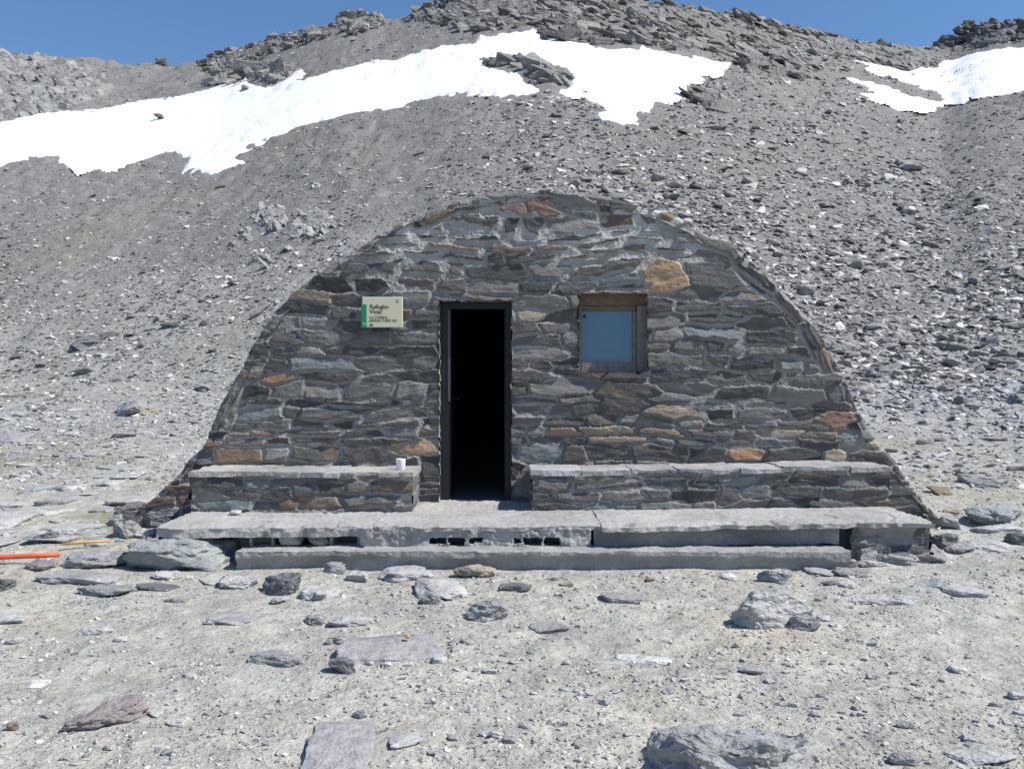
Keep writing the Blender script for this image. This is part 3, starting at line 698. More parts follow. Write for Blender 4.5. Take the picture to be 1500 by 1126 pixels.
def masonry(X, Z, seed, rowh=.105, lenm=(.17, .56), wfun=None, picks=(), tone=1.0, relief=1.0, seeds_extra=(), mort=(.325, .315, .298), mfun=None):
    rg = np.random.default_rng(seed)
    Xw = X + .035*fbm(X*1.6, Z*1.6, seed+.5, 2) + .007*fbm(X*14, Z*18, seed+3.1, 3)
    Zw = Z + .05*fbm(X*.8, Z*.8, seed+7.7, 2) + .006*fbm(X*5, Z*8, seed+9.2, 2) + .005*fbm(X*20, Z*30, seed+2.2, 3)
    S = []
    z = Z.min()-.15
    while z < Z.max()+.15:
        hgt = rowh*rg.uniform(.65, 1.45); x = X.min()-.3-rg.random()*.3
        while x < X.max()+.3:
            l = rg.uniform(*lenm)*(1.0 if hgt > rowh*.8 else 1.15)
            S.append((x+l/2, z+hgt/2+rg.normal(0, .14)*hgt, l*rg.uniform(.85, 1.1), hgt*rg.uniform(.8, 1.25))); x += l
        z += hgt
    S = np.array(S)
    for (ex, ez, el, eh) in seeds_extra:
        k = (np.abs(S[:, 0]-ex) < el*.72) & (np.abs(S[:, 1]-ez) < eh*.8)
        S = np.concatenate([S[~k], [(ex, ez, el*.95, eh*.95)]])
    xf, zf = Xw.ravel(), Zw.ravel(); n = xf.size
    i1 = np.zeros(n, int); F1 = np.full(n, 1e9); F2 = np.full(n, 1e9)
    order = np.argsort(S[:, 1])
    for s in range(0, n, 6000):
        a, b = xf[s:s+6000], zf[s:s+6000]
        kk = np.where((S[:, 1] > b.min()-.45) & (S[:, 1] < b.max()+.45) & (S[:, 0] > a.min()-1.2) & (S[:, 0] < a.max()+1.2))[0]
        q = ((a[:, None]-S[kk, 0])/S[kk, 2])**2 + ((b[:, None]-S[kk, 1])/S[kk, 3])**2
        q = np.sqrt(q); p = np.argpartition(q, 1, axis=1)[:, :2]; r = np.arange(len(a))
        qa, qb = q[r, p[:, 0]], q[r, p[:, 1]]; sw = qa > qb
        i1[s:s+6000] = kk[np.where(sw, p[:, 1], p[:, 0])]; F1[s:s+6000] = np.minimum(qa, qb); F2[s:s+6000] = np.maximum(qa, qb)
    i1 = i1.reshape(X.shape); G = (F2-F1).reshape(X.shape)
    dx = X[0, 1]-X[0, 0] if X[0, 1] != X[0, 0] else X[1, 0]-X[0, 0]
    dz = abs(Z[1, 0]-Z[0, 0]) if Z[1, 0] != Z[0, 0] else abs(Z[0, 1]-Z[0, 0])
    g0, g1 = np.gradient(G, abs(dz), abs(dx)) if Z[1, 0] != Z[0, 0] else np.gradient(G, abs(dx), abs(dz))
    e = G/np.clip(np.hypot(g0, g1), 4.0, 40)
    w = wfun(X, Z) if wfun else .013
    w = w*(.8+1.5*fbm(X*1.7, Z*2.6, seed+1.3, 3)+.5*fbm(X*9, Z*9, seed+2.3, 2))
    w = np.maximum(w, .002)
    m = sst(w*.45, w*.45+.010, e)
    ns = len(S); r1 = rg.random(ns); r2 = rg.normal(size=ns); r3 = rg.normal(size=ns); r4 = rg.random(ns)
    ang = rg.normal(0, .15, ns)
    ddx, ddz = Xw-S[i1, 0], Zw-S[i1, 1]
    lx, lz = ddx*np.cos(ang[i1])+ddz*np.sin(ang[i1]), -ddx*np.sin(ang[i1])+ddz*np.cos(ang[i1])
    off = r1[i1]*57.0
    lam = fbm(lx*5+off, lz*34, off, 4); lum = fbm(lx*9+off, lz*14, off+3, 4)
    hs = .003+.022*r1[i1] + (r2[i1]*.05*ddx + (r3[i1]*.17-.03)*ddz) + .0034*lam + .0055*lum
    mn = fbm(X*14, Z*14, seed+4.4, 5); mn2 = fbm(X*60, Z*60, seed+8.4, 2)
    hm = .009*mn + .003*mn2 - .001
    h = (hm*(1-m) + hs*m)*relief
    cid = rg.random(ns); base = PAL[rg.integers(len(PAL), size=ns)].copy()
    k = cid < .06; base[k] = RUST[rg.integers(len(RUST), size=k.sum())]
    k = cid > .965; base[k] = BLUE[rg.integers(2, size=k.sum())]
    base *= (.85+.3*rg.random((ns, 1)))
    for (qx, qz, c) in picks:
        j = np.argmin(((S[:, 0]-qx)/S[:, 2])**2+((S[:, 1]-qz)/S[:, 3])**2); base[j] = .72*np.array(c)+.28*.2
    cs = base[i1]*(1+.2*lam+.16*lum)[..., None]*tone
    st = sst(.3, .65, fbm(lx*4+off, lz*9, off+8, 3))*(r4[i1] < .2)
    cs = cs*np.array([1.10, 1.08, 1.05])
    cs = cs*(1-.5*st[..., None]) + .5*st[..., None]*np.array([.25, .17, .11])
    mc = np.array(mort)*(.86+.16*mn+.32*fbm(X*1.3, Z*1.3, seed+6.6, 3))[..., None]
    if mfun: mc = mc*mfun(X, Z)[..., None]
    col = cs*m[..., None] + mc*(1-m[..., None])
    return h, col

# ------------------------------------------------------------------ the hut
hut = empty('stone_hut', 'low arched stone bivouac hut with a dark open doorway and one small window', 'hut', (0, 0, 0))
OUT = [(172,764),(182,752),(215,737),(240,719),(262,696),(281,669),(301,648),(322,602),(344,560),(366,515),(386,487),(411,453),(440,423),(470,399),(495,380),(520,364),(567,336),(607,317),(640,306),(674,296),(716,287),(772,278),(790,276),(830,281),(875,288),(937,302),(976,313),(1015,331),(1040,347),(1078,362),(1094,380),(1116,397),(1138,414),(1155,437),(1168,450),(1191,473),(1212,502),(1226,535),(1244,570),(1261,608),(1276,639),(1311,678),(1335,712),(1360,742),(1376,764)]
OUTW = [(wx(a), wz(b)) for a, b in OUT]
POLY = [(OUTW[0][0]-.05, -.35)] + OUTW + [(OUTW[-1][0]+.05, -.35)]
DOOR = (wx(644), wx(749), .26, wz(441)); WIN = (wx(847), wx(948), wz(545), wz(430))
def build_facade():
    st = .0078
    xs = np.arange(-3.75, 3.95, st); zs = np.arange(-.3, 3.16, st)
    Z, X = np.meshgrid(zs, xs, indexing='ij')
    sd = sdist(X, Z, POLY)
    wf = lambda X, Z: .02 + .06*sst(2.1, 2.65, Z) + .016*sst(-.05, .5, fbm(X*.8, Z*.8, 5.5, 2))*sst(1.2, 2.0, Z)
    P = [(x, y, c) for x, y, c in [(wx(970), wz(413), (.46,.29,.17)), (wx(1090), wz(661), (.36,.20,.10)), (wx(1225), wz(612), (.26,.14,.10)), (wx(850), wz(630), (.27,.17,.12)),
         (wx(600), wz(655), (.33,.22,.13)), (wx(410), wz(555), (.32,.17,.09)), (wx(380), wz(628), (.22,.12,.09)), (wx(755), wz(312), (.2,.12,.1)), (wx(672), wz(332), (.38,.29,.18)),
         (wx(610), wz(409), (.17,.115,.10)), (wx(770), wz(344), (.2,.25,.26)), (wx(875), wz(382), (.42,.34,.23)), (wx(985), wz(340), (.2,.24,.24)), (wx(800), wz(506), (.2,.185,.19)), (wx(1250), wz(635), (.2,.23,.235))]]
    ex = [(wx(970), wz(413), .42, .2), (wx(1090), wz(661), .3, .1), (wx(1225), wz(612), .3, .13), (wx(600), wz(655), .48, .09), (wx(410), wz(555), .3, .09), (wx(672), wz(332), .26, .08), (wx(875), wz(382), .28, .08),
          (wx(610), wz(409), .3, .12), (wx(770), wz(344), .34, .08), (wx(1060), wz(405), .6, .2), (wx(910), wz(578), .42, .19), (wx(700), wz(430), .7, .07), (wx(905), wz(424), .55, .06)]
    h, col = masonry(X, Z, 3, wfun=wf, picks=P, seeds_extra=ex, mfun=lambda X, Z: 1+.5*sst(2.1, 2.6, Z))
    # stones set along the arch near its edge
    pts = np.array(OUTW); seg = np.hypot(*np.diff(pts, axis=0).T); cum = np.concatenate([[0], np.cumsum(seg)])
    # arch-edge coordinates, only where needed
    S_ = np.zeros_like(X); best = np.full(X.shape, 1e9)
    for i in range(len(pts)-1):
        vx, vz = pts[i+1]-pts[i]; t = np.clip(((X-pts[i, 0])*vx+(Z-pts[i, 1])*vz)/(vx*vx+vz*vz), 0, 1)
        q = np.hypot(X-pts[i, 0]-t*vx, Z-pts[i, 1]-t*vz); k = q < best
        best = np.where(k, q, best); S_ = np.where(k, cum[i]+t*seg[i], S_)
    ss = np.arange(0, cum[-1], st); nn = np.arange(0, .42, st)
    NN, SS = np.meshgrid(nn, ss, indexing='ij')
    h2, col2 = masonry(SS, NN, 41, rowh=.11, lenm=(.22, .55), wfun=lambda X, Z: .03+0*X)
    a = np.clip((S_/st).astype(int), 0, len(ss)-1); b = np.clip((best/st).astype(int), 0, len(nn)-1)
    edge = .17+.09*fbm(S_*2.2, Z*0, 3.3, 2)
    wgt = (1-sst(edge-.012, edge+.012, best))*(sd > -.06)*sst(.8, 1.1, Z)*sst(-.04, .03, fbm(S_*.8, 0*S_, 9.1, 2))
    h = h*(1-wgt)+h2[b, a]*wgt; col = col*(1-wgt[..., None])+col2[b, a]*wgt[..., None]
    # mortar smear at the joint between the two
    sm = np.exp(-((best-edge)/.018)**2)*(sd > -.03)*sst(.8, 1.1, Z)*(wgt > .02)
    h = h*(1-.8*sm); col = col*(1-sm[..., None]*.9)+np.array([.36, .35, .335])*sm[..., None]*.9
    # lintels and light mortar round the openings
    h = h - .03*sst(.02, -.025, sd)
    sdn = sd + .03*fbm(X*3.6, Z*3.6, 2.0, 4) + .012
    inside = sdn > 0
    ho = .008*fbm(X*16, Z*16, 6.0, 3)
    hole = ((X > DOOR[0]+ho) & (X < DOOR[1]+ho) & (Z < DOOR[3]+ho)) | ((X > WIN[0]+ho) & (X < WIN[1]+ho) & (Z > WIN[2]+ho) & (Z < WIN[3]+ho))
    ok = inside & ~hole
    m = ok[:-1, :-1] & ok[1:, :-1] & ok[1:, 1:] & ok[:-1, 1:]
    V = np.stack([X, -h, Z], -1).reshape(-1, 3)
    V, Fc, cc = compact(V, grid_faces(len(zs), len(xs), m), col.reshape(-1, 3))
    # rim of the wall seen edge-on, running back 0.4 m
    nr = len(ss); ys = np.linspace(-.02, .4, 36)
    sm_ = np.linspace(0, cum[-1], nr)
    rx = np.interp(sm_, cum, pts[:, 0]); rz = np.interp(sm_, cum, pts[:, 1])
    tx_, tz_ = np.gradient(rx), np.gradient(rz); kk = np.ones(25)/25
    tx_ = np.convolve(np.pad(tx_, 12, 'edge'), kk, 'valid'); tz_ = np.convolve(np.pad(tz_, 12, 'edge'), kk, 'valid')
    L = np.hypot(tx_, tz_); nx, nz = -tz_/L, tx_/L
    YY, SQ = np.meshgrid(ys, sm_, indexing='ij')
    hr, cr = masonry(SQ, YY, 77, rowh=.2, lenm=(.2, .5), wfun=lambda X, Z: .035+0*X)
    off = .012*fbm(SQ*4.5, YY*3, 2.5, 4)+hr*.8 - .045
    off = off - .03*sst(.02, -.02, YY)
    RV = np.stack([rx[None]+nx[None]*off, YY, rz[None]+nz[None]*off], -1).reshape(-1, 3)
    RF = grid_faces(len(ys), nr)[:, ::-1]
    n = len(V)
    # jambs of the two openings
    JV, JF, JC = [RV], [RF+n], [cr.reshape(-1, 3)]; n += len(RV)
    def jamb(p0, p1, dep, seed, flip):
        nonlocal n
        p0, p1 = np.array(p0), np.array(p1); Ln = np.hypot(*(p1-p0)); k = max(3, int(Ln/.009))
        t = np.linspace(0, 1, k); yy = np.linspace(-.02, dep, max(4, int(dep/.012)))
        Yj, Tj = np.meshgrid(yy, t, indexing='ij')
        hj, cj = masonry(Yj+3*seed, Tj*Ln, seed, rowh=.1, lenm=(.2, .4), wfun=lambda X, Z: .03+0*X)
        dirv = (p1-p0)/Ln; nrm = np.array([-dirv[1], dirv[0]])*(-1 if flip else 1)
        o_ = hj*.45-.006
        xx = p0[0]+dirv[0]*Tj*Ln+nrm[0]*o_; zz = p0[1]+dirv[1]*Tj*Ln+nrm[1]*o_
        JV.append(np.stack([xx, Yj, zz], -1).reshape(-1, 3)); JF.append(grid_faces(len(yy), k)+n); JC.append(cj.reshape(-1, 3)*1.15); n += xx.size
    x0, x1, z0, z1 = DOOR
    jamb((x0, z0-.1), (x0, z1), .36, 51, True); jamb((x1, z0-.1), (x1, z1), .36, 52, False); jamb((x0, z1), (x1, z1), .36, 53, True)
    x0, x1, z0, z1 = WIN
    jamb((x0, z0), (x0, z1), .3, 54, True); jamb((x1, z0), (x1, z1), .3, 55, False); jamb((x0, z1), (x1, z1), .3, 56, True); jamb((x0, z0), (x1, z0), .3, 57, False)
    V = np.concatenate([V]+JV); Fc = np.concatenate([Fc]+JF); cc = np.concatenate([cc]+JC)
    mesh_np('facade_wall', V, Fc, cc, M_wall, hut)
build_facade()

def build_vault():
    pts = np.array(OUTW); c = np.array([.25, -.2]); q = c+(pts-c)*.955; q[:, 1] -= .03
    q = np.concatenate([[(q[0, 0], -.4)], q, [(q[-1, 0], -.4)]])
    ys = np.linspace(.36, 5.6, 60); t = np.linspace(0, len(q)-1, 240)
    X = np.interp(t, np.arange(len(q)), q[:, 0]); Z = np.interp(t, np.arange(len(q)), q[:, 1])
    Yg, Xg = np.meshgrid(ys, X, indexing='ij'); _, Zg = np.meshgrid(ys, Z, indexing='ij')
    nz = .03*fbm(Xg*3, Yg*3, Zg*3, 4)
    V = np.stack([Xg+nz, Yg, Zg+nz], -1).reshape(-1, 3)
    col = np.array([.24, .24, .235])*(1+.2*fbm(Xg*2, Yg*2, Zg*2, 4)).reshape(-1, 1)
    mesh_np('vault_roof', V, grid_faces(60, 240), col, M_conc, hut)
    # closing walls: behind the facade (with the two openings) and at the back
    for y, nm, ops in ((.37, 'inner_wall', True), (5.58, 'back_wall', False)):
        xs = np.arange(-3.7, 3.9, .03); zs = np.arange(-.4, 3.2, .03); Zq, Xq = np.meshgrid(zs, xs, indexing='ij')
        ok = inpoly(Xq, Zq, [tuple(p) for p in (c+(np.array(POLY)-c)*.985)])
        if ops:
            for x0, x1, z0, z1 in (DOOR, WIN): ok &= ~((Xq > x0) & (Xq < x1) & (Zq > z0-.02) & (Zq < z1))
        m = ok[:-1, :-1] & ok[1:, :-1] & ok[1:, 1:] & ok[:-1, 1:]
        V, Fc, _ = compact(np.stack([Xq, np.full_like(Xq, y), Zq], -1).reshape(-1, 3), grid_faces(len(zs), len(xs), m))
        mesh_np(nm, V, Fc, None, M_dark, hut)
build_vault()
bm = bmesh.new(); add_box(bm, -3.3, 3.6, .02, 5.6, .1, .27, 0); bm_obj('floor', bm, plain('cement_floor', (.2, .2, .19), .9, 0, .2, 8), hut)
# door frame, leaf standing open inside
x0, x1, z0, z1 = DOOR
bm = bmesh.new()
add_box(bm, x0-.01, x0+.075, .10, .19, .272, z1-.002, .004); add_box(bm, x1-.05, x1+.01, .10, .19, .272, z1-.002, .004)
add_box(bm, x0+.075, x1-.05, .102, .188, z1-.06, z1, .004)
add_box(bm, x0+.075, x0+.09, .155, .187, .272, z1-.062, .002); add_box(bm, x1-.062, x1-.05, .155, .187, .272, z1-.062, .002)
df = bm_obj('door_frame', bm, M_metal, hut)
bm = bmesh.new(); add_box(bm, x0+.066, x0+.088, .094, .101, wz(588), z1-.07, .002); bm_obj('frame_highlight', bm, M_highlight, df)  # highlight on the upper frame edge, built as a paler strip
leaf = None
bm = bmesh.new(); add_box(bm, x0+.03, x0+.075, .20, .77, .285, z1-.05, .004)
for zz in (.45, 1.1, 1.85): add_box(bm, x0+.075, x0+.083, .23, .74, zz-.04, zz+.04, .003)
leaf = bm_obj('door', bm, M_metal, hut)
bm = bmesh.new(); add_tube(bm, [(x0+.077, .69, 1.2), (x0+.13, .69, 1.2), (x0+.135, .66, 1.2), (x0+.135, .58, 1.2)], .009); bm_obj('handle', bm, M_metal, leaf)
# window
x0, x1, z0, z1 = WIN
win = bpy.data.objects.new('window', None); C.objects.link(win); win.parent = hut
bm = bmesh.new()
px0, px1, pz0, pz1 = wx(851, 8.06), wx(926, 8.06), wz(531, 8.06), wz(456, 8.06)
add_box(bm, x0-.02, x1+.02, .11, .17, pz1+.05, z1+.02, .004)
add_box(bm, px0-.005, px1+.03, .135, .18, pz1, pz1+.05, .004)
bm_obj('top_frame', bm, M_wood, win)
bm = bmesh.new()
add_box(bm, x0-.03, px0, .12, .2, z0-.01, pz1+.047, .003); add_box(bm, px1, px1+.035, .13, .19, pz0-.02, pz1-.002, .003)
add_box(bm, px1+.036, x1+.03, .09, .2, z0-.01, pz1+.048, .004); add_box(bm, px0, px1+.034, .115, .2, z0-.01, pz0, .004)
bm_obj('side_frame', bm, M_greywood, win)
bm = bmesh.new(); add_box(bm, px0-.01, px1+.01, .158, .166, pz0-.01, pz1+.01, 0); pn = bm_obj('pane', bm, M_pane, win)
bm = bmesh.new(); add_box(bm, px0+.02, px0+.045, .150, .157, pz1-.06, pz1-.035, .002); bm_obj('catch', bm, M_metal, win)

# ------------------------------------------------------------------ sign
sx0, sx1, sz0, sz1 = wx(530.5, 7.84), wx(590, 7.84), wz(479.5, 7.84), wz(435, 7.84)
sign = empty('wall_sign', 'cream metal plate with green band reading Refugio-Vivac on the wall left of the doorway', 'sign', (0, 0, 0))
bm = bmesh.new(); add_box(bm, sx0, sx1, -.066, -.048, sz0, sz1, .003); bm_obj('panel', bm, M_edge, sign)
bm = bmesh.new(); add_box(bm, sx0+.008, sx1-.008, -.0675, -.0655, sz0+.006, sz1-.008, .0); bm_obj('face', bm, M_cream, sign)
bm = bmesh.new(); add_box(bm, sx0-.008, sx0+.042, -.072, -.046, sz0-.004, sz1-.066, .003); gs = bm_obj('green_band', bm, M_green, sign)
bm = bmesh.new(); add_box(bm, sx0+.006, sx0+.032, -.074, -.0715, sz0+.03, sz0+.042, 0); add_box(bm, sx0+.01, sx0+.028, -.074, -.0715, sz0+.016, sz0+.024, 0); bm_obj('emblem', bm, M_pale, gs)
bm = bmesh.new(); add_box(bm, sx0+.068, sx0+.098, -.0695, -.0672, sz0+.012, sz0+.028, 0); bm_obj('flag_mark', bm, M_blueink, sign)
bm = bmesh.new(); add_box(bm, sx1-.05, sx1-.04, -.0695, -.0672, sz1-.052, sz1-.018, 0); add_box(bm, sx1-.054, sx1-.036, -.0695, -.0672, sz1-.044, sz1-.034, 0); bm_obj('corner_mark', bm, M_greyink, sign)
def lettering(lines, mat):
    dg = bpy.context.evaluated_depsgraph_get(); bm = bmesh.new()
    for body, size, x, z, bold in lines:
        cu = bpy.data.curves.new('t', 'FONT'); cu.body = body; cu.size = size; cu.offset = bold; cu.extrude = .0006; cu.resolution_u = 3
        o = bpy.data.objects.new('t', cu); C.objects.link(o); bpy.context.view_layer.update()
        dg = bpy.context.evaluated_depsgraph_get(); me = bpy.data.meshes.new_from_object(o.evaluated_get(dg))
        me.transform(Matrix.Translation((x, -.0690, z)) @ Matrix.Rotation(math.pi/2, 4, 'X')); bm.from_mesh(me)
        bpy.data.objects.remove(o); bpy.data.curves.remove(cu); bpy.data.meshes.remove(me)
    return bm_obj('lettering', bm, mat, sign)
H = sz1-sz0
lettering([('Refugio-', .052, sx0+.068, sz0+.62*H, .0005), ('Vivac', .052, sx0+.068, sz0+.455*H, .0005), ('La Caldera', .036, sx0+.068, sz0+.30*H, 0), ('(altitud 3.065 m)', .036, sx0+.064, sz0+.19*H, 0)], M_ink)

# ------------------------------------------------------------------ benches and terrace
def panel(name, xs, zs, place, seed, mat, parent, **k):
    Z, X = np.meshgrid(zs, xs, indexing='ij')
    h, col = masonry(X, Z, seed, **k)
    V = place(X, Z, h).reshape(-1, 3)
    return V, grid_faces(len(zs), len(xs)), col.reshape(-1, 3)

def bench(label, x0, x1, yf, z0, z1, slope, seed, slabs, cap):
    t = empty('stone_bench', label, 'bench', ((x0+x1)/2, yf/2, z0))
    bx, by, bz = t.location
    st = .0085
    zc = z1-cap
    sl = lambda X: slope*np.maximum(X, 0)
    A = []
    A.append(panel('', np.arange(x0, x1+st, st), np.arange(z0-.06, zc+.02, st), lambda X, Z, h: np.stack([X-bx, yf-h-by, Z+sl(X)-bz], -1), seed, None, None, rowh=.085, wfun=lambda X, Z: .016+0*X))
    A.append(panel('', np.arange(0, -yf+st, st), np.arange(z0-.06, zc+.02, st), lambda X, Z, h: np.stack([x1-.004+h-bx, yf-.004+X-by, Z+sl(x1+0*X)-bz], -1), seed+1, None, None, rowh=.085, relief=.45, mort=(.36, .355, .35), wfun=lambda X, Z: .06+0*X))
    B = panel('', np.arange(0, -yf+st, st), np.arange(z0-.06, zc+.02, st), lambda X, Z, h: np.stack([x0-h-bx, yf+X-by, Z+sl(x0+0*X)-bz], -1), seed+2, None, None, rowh=.085, wfun=lambda X, Z: .03+0*X)
    A.append((B[0], B[1][:, ::-1], B[2]))
    n = 0; VV, FF, CC = [], [], []
    for v, f, c in A: VV.append(v); FF.append(f+n); CC.append(c); n += len(v)
    mesh_np('base', np.concatenate(VV), np.concatenate(FF), np.concatenate(CC), M_wall, t)
    rg = np.random.default_rng(seed); cuts_ = np.sort(np.concatenate([[0, 1], (np.arange(1, slabs)+rg.uniform(-.25, .25, slabs-1))/slabs]))
    for i in range(slabs):
        a = x0+(x1-x0)*cuts_[i]+(.006 if i else -.015); b = x0+(x1-x0)*cuts_[i+1]-(.006 if i < slabs-1 else -.02)
        tone = rg.choice([.30, .34, .39]); tint = np.array(rg.choice([[1.02, 1, .97], [1.05, 1, .92], [1.01, .99, .98]]))
        fo = rg.uniform(-.03, .012); s0 = rg.uniform(0, 40)
        def dsp(V, s0=s0):
            q = vecnoise(V, 7, .010, s0); q[:, 2] = q[:, 2]*.8 + sl(V[:, 0]); q += vecnoise(V, 28, .004, s0+3, 3)*np.array([1, 1, .6]); return q - np.array([bx, by, bz])
        rough_box('cap_slab', (a, b, yf+fo-.01, -.03, zc+.004*rg.random(), z1+rg.uniform(-.006, .006)), M_conc, t, .014, dsp, lambda V, tone=tone, tint=tint, s0=s0: tint*tone*(1+.2*fbm(V[:, 0]*5+s0, V[:, 1]*7, V[:, 2]*7, 4))[:, None])
    # mortar bed under and between the slabs
    def dsp2(V): q = vecnoise(V, 14, .006, 2); q[:, 2] += sl(V[:, 0]); return q - np.array([bx, by, bz])
    rough_box('mortar_bed', (x0-.005, x1+.005, yf+.004, -.02, zc-.02, z1-.012), M_conc, t, .02, dsp2, lambda V: np.tile(np.array([.36, .36, .36]), (len(V), 1)))
    return t
bench('long stone bench built against the wall left of the doorway, with slab top', wx(281, 7.3), wx(603, 7.3), -.6, .29, .616, 0, 201, 6, .045)
bench('longer stone bench built against the wall under the window right of the doorway', wx(780, 7.35), wx(1303, 7.35), -.55, .285, .62, .012, 211, 7, .045)

ter = empty('stone_terrace', 'low grey stone and concrete terrace with a step along the foot of the hut', 'terrace', (0, -.7, 0))
TO = np.array([0, -.7, 0])
sl = lambda X: .012*np.maximum(X, 0)
def slab_disp(s0, ragged):
    def f(V):
        q = vecnoise(V, 5, .008, s0); q[:, 2] = q[:, 2]*.8
        q += vecnoise(V, 24, .005, s0+5, 3)
        top = V[:, 2] > .27
        # flagstone joints cut into the top, edge flaking at the front
        j = np.abs(fbm(V[:, 0]*1.1+s0, V[:, 1]*1.6, 3.0, 3)); q[:, 2] -= .016*np.exp(-(j/.02)**2)*top
        fr = sst(-1.24, -1.34, V[:, 1]); q[:, 1] += ragged*fr*(fbm(V[:, 0]*2.5, V[:, 2]*0, s0, 4)+.2)*.045
        q[:, 2] -= .012*fr*top
        q[:, 2] += sl(V[:, 0]); return q-TO
    return f
def conc_col(b, s0):
    return lambda V: np.array(b)*(1+.2*fbm(V[:, 0]*2+s0, V[:, 1]*3, V[:, 2]*3, 5)-.4*np.exp(-(np.abs(fbm(V[:, 0]*1.1+s0, V[:, 1]*1.6, 3.0, 3))/.02)**2))[:, None]
rough_box('paving', (-2.62, -1.035, -1.355, .15, .208, .29), M_conc, ter, .013, slab_disp(1.7, 1), conc_col((.375, .367, .35), 1.7))
rough_box('paving', (-1.028, .66, -1.33, .15, .250, .29), M_conc, ter, .013, slab_disp(8.3, 1.2), conc_col((.375, .367, .35), 8.3))
rough_box('paving', (.664, 3.1, -1.37, .15, .245, .29), M_conc, ter, .013, slab_disp(14.9, 1.2), conc_col((.375, .367, .35), 14.9))
rough_box('core', (-2.5, 3.04, -1.1, .1, -.25, .247), M_conc, ter, .03, lambda V: vecnoise(V, 9, .012, 3)-TO, lambda V: np.tile(np.array([.20, .205, .21]), (len(V), 1)))
def ledge_disp(V):
    q = vecnoise(V, 6, .008, 6)+vecnoise(V, 26, .005, 9, 3)
    lip = .072+.028*fbm(V[:, 0]*2.0, 0*V[:, 0], 1.0, 4)
    q[:, 1] += np.where(V[:, 1] < -1.5, .035*sst(.008, -.008, V[:, 2]-lip), 0); return q-TO
rough_box('step', (wx(345, 6.38), wx(1246, 6.38), -1.535, -1.0, -.25, .135), M_conc, ter, .0125, ledge_disp, lambda V: np.array([.31, .305, .295])*(1+.22*fbm(V[:, 0]*3, V[:, 1]*3, V[:, 2]*5, 4))[:, None])
# rough render over the middle blocks, broken open in two places
def render_patch():
    st = .008; xs = np.arange(wx(527, 6.57), wx(868, 6.57), st); zs = np.arange(.12, .265, st)
    Z, X = np.meshgrid(zs, xs, indexing='ij')
    h = .012*fbm(X*9, Z*9, 1.1, 3)+.010*np.abs(fbm(X*26, Z*26, 4.1, 3))
    n = .016*fbm(X*12, Z*14, 7.7, 3)
    def hole(a, b, z0, z1): return (X > wx(a, 6.57)+n) & (X < wx(b, 6.57)+n) & (Z > z0+n) & (Z < z1+n*.3)
    hz = wz(788, 6.57); lz = wz(800, 6.57)
    H_ = hole(629, 653, lz+.012, hz) | hole(656, 681, lz, hz) | hole(690, 706, lz+.03, hz) | hole(752, 764, lz+.02, hz) | hole(767, 794, lz+.005, hz) | hole(799, 820, lz, hz)
    # diagonal broken right end
    H_ |= (X > wx(866, 6.57)-(Z-.13)*-.0-.0)
    ok = ~H_; m = ok[:-1, :-1] & ok[1:, :-1] & ok[1:, 1:] & ok[:-1, 1:]
    V = np.stack([X, -1.315-h, Z], -1).reshape(-1, 3)-TO
    c = np.array([.35, .345, .335])*(1+.25*fbm(X*20, Z*20, 3.0, 3))[..., None]
    V, Fc, cc = compact(V, grid_faces(len(zs), len(xs), m), c.reshape(-1, 3))
    o = mesh_np('render_coat', V, Fc, cc, M_conc, ter)
    md = o.modifiers.new('thick', 'SOLIDIFY'); md.thickness = .04; md.offset = -1
render_patch()
for a, b in ((365, 369), (397, 401), (482, 487), (523, 528)):
    rough_box('block_web', (wx(a, 6.62), wx(b, 6.62), -1.27, -1.09, .12, .215), M_conc, ter, .012, lambda V: vecnoise(V, 25, .004, 3)-TO, lambda V: np.tile(np.array([.36, .36, .36]), (len(V), 1)))
rough_box('block_face', (wx(369, 6.62), wx(397, 6.62), -1.17, -1.09, .12, .215), M_conc, ter, .012, lambda V: vecnoise(V, 25, .004, 3)-TO, lambda V: np.tile(np.array([.30, .305, .31]), (len(V), 1)))
for cxp, wp in ((424, 38), (464, 34)):
    V, Fc = rock_mesh(cxp, (wp*6.6/F, .2, .092), 6, .05, .6, 22, 3); V = V+np.array([wx(cxp, 6.6), -1.24, .128])-TO
    mesh_np('mortar_plug', V, Fc, np.tile(np.array([.34, .34, .34]), (len(V), 1)), M_conc, ter)
# plain recessed stone row at the right, and the dry stones closing the end
rough_box('block_row', (wx(869, 6.66), wx(1226, 6.66), -1.285, -1.09, .12, .250), M_conc, ter, .014, lambda V: vecnoise(V, 12, .006, 3)+np.stack([0*V[:, 0], 0*V[:, 0], sl(V[:, 0])], -1)-TO,
          lambda V: np.array([.25, .25, .25])*(1+.3*fbm(V[:, 0]*4, V[:, 1]*4, V[:, 2]*12, 4))[:, None])
zs = np.arange(-.1, .262, .009); xs = np.arange(wx(1248, 6.6), 3.12, .009)
v, f, c = panel('', xs, zs, lambda X, Z, h: np.stack([X, -1.27-h*1.4, Z+.036], -1)-TO, 231, None, None, rowh=.07, wfun=lambda X, Z: .006+0*X)
v2, f2, c2 = panel('', np.arange(0, 1.3, .009), zs, lambda X, Z, h: np.stack([3.11+h*1.4, -1.27+X, Z+.036], -1)-TO, 232, None, None, rowh=.07, wfun=lambda X, Z: .006+0*X)
mesh_np('end_wall', np.concatenate([v, v2]), np.concatenate([f, f2+len(v)]), np.concatenate([c, c2])*1.2, M_wall, ter)
v, f, c = panel('', np.arange(0, 1.3, .009), np.arange(-.15, .22, .009), lambda X, Z, h: np.stack([-2.6-h, -1.3+X, Z], -1)-TO, 233, None, None, rowh=.08, wfun=lambda X, Z: .01+0*X)
mesh_np('end_wall', v, f[:, ::-1], c, M_wall, ter)

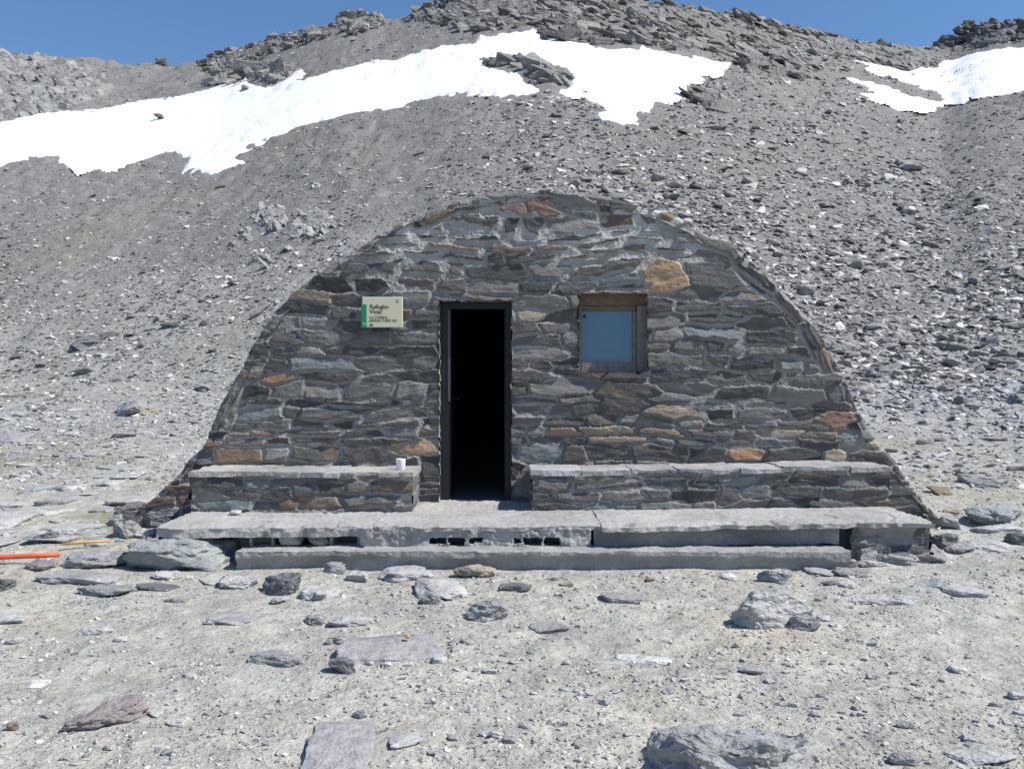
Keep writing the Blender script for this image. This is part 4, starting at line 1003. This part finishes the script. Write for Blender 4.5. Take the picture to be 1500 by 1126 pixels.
# small stone and cup
V, Fc = rock_mesh(333, (.09, .07, .045), 4, .07)
o = mesh_np('stone', V, Fc, np.tile(PALE, (len(V), 1)), M_rock); o.location = (wx(347, 7.15), -.78, .287)
tag(o, 'small pale stone lying on the left end of the terrace paving', 'stone')
bm = bmesh.new(); prof = [(0, 0), (.034, 0), (.037, .004), (.041, .088), (.0415, .091), (.039, .092), (.0375, .088), (.034, .008), (0, .007)]
rings = []
for r_, z_ in prof:
    rings.append([bm.verts.new((max(r_, 1e-4)*math.cos(a*math.pi/14), max(r_, 1e-4)*math.sin(a*math.pi/14), z_)) for a in range(28)])
for a, b in zip(rings, rings[1:]):
    for k in range(28): bm.faces.new((a[k], a[(k+1) % 28], b[(k+1) % 28], b[k]))
bmesh.ops.remove_doubles(bm, verts=bm.verts, dist=2e-4); bmesh.ops.recalc_face_normals(bm, faces=bm.faces)
cup = bm_obj('cup', bm, M_white, None, True); cup.location = (wx(587, 7.5), -.40, .616); tag(cup, 'small white cup standing on the right end of the bench beside the doorway', 'cup')

# poles lying on the stones at the left
def gp(px, py, up):
    x, d = ground_at([px], [py]); return Vector((float(x[0]), float(d[0])+CAMY, float(terr(x, d)[0])+up))
a, b = gp(86, 826, .055), gp(-90, 832, .06)
bm = bmesh.new(); m_ = (a+b)/2
add_tube(bm, [a-m_, (a-m_)*.5, (b-m_)*.5, b-m_], .019, 12); o = bm_obj('pole', bm, M_red, None, True); o.location = m_; tag(o, 'red orange pole lying on the stones at the left edge', 'pole')
a, b = gp(92, 806, .05), gp(161, 800, .04); m_ = (a+b)/2
bm = bmesh.new(); add_tube(bm, [a-m_, (a-m_)*.3+Vector((0, 0, .006)), b-m_], [.010, .013, .009], 8); o = bm_obj('stick', bm, M_ochre, None, True); o.location = m_; tag(o, 'thin ochre stick lying between rocks left of the hut', 'stick')

# ------------------------------------------------------------------ light, sky, camera
sun_dir = Vector((.62, -.17, .766)).normalized()
el = math.asin(sun_dir.z); rot = math.atan2(sun_dir.x, sun_dir.y)
L_ = bpy.data.lights.new('sun', 'SUN'); L_.energy = 4.4; L_.angle = math.radians(.5); L_.color = (1, .955, .885)
so = bpy.data.objects.new('sun', L_); C.objects.link(so); so.rotation_euler = (-sun_dir).to_track_quat('-Z', 'Y').to_euler()
W = bpy.data.worlds.new('World'); bpy.context.scene.world = W; W.use_nodes = True
nt = W.node_tree; bg = nt.nodes['Background']
sk = nt.nodes.new('ShaderNodeTexSky'); sk.sky_type = 'NISHITA'; sk.sun_disc = False
sk.sun_elevation = el; sk.sun_rotation = rot; sk.altitude = 2000; sk.air_density = 1.6; sk.dust_density = 0; sk.ozone_density = 10
nt.links.new(sk.outputs['Color'], bg.inputs['Color']); bg.inputs['Strength'].default_value = .095

cam = bpy.data.cameras.new('camera'); cam.sensor_width = 36; cam.lens = F/1500*36; cam.clip_end = 2000; cam.clip_start = .05
co = bpy.data.objects.new('camera', cam); C.objects.link(co); co.location = (0, CAMY, HZ); co.rotation_euler = (math.radians(90), 0, 0)
sc = bpy.context.scene; sc.camera = co
sc.view_settings.view_transform = 'Standard'; sc.view_settings.look = 'None'; sc.view_settings.exposure = .4; sc.view_settings.gamma = 1
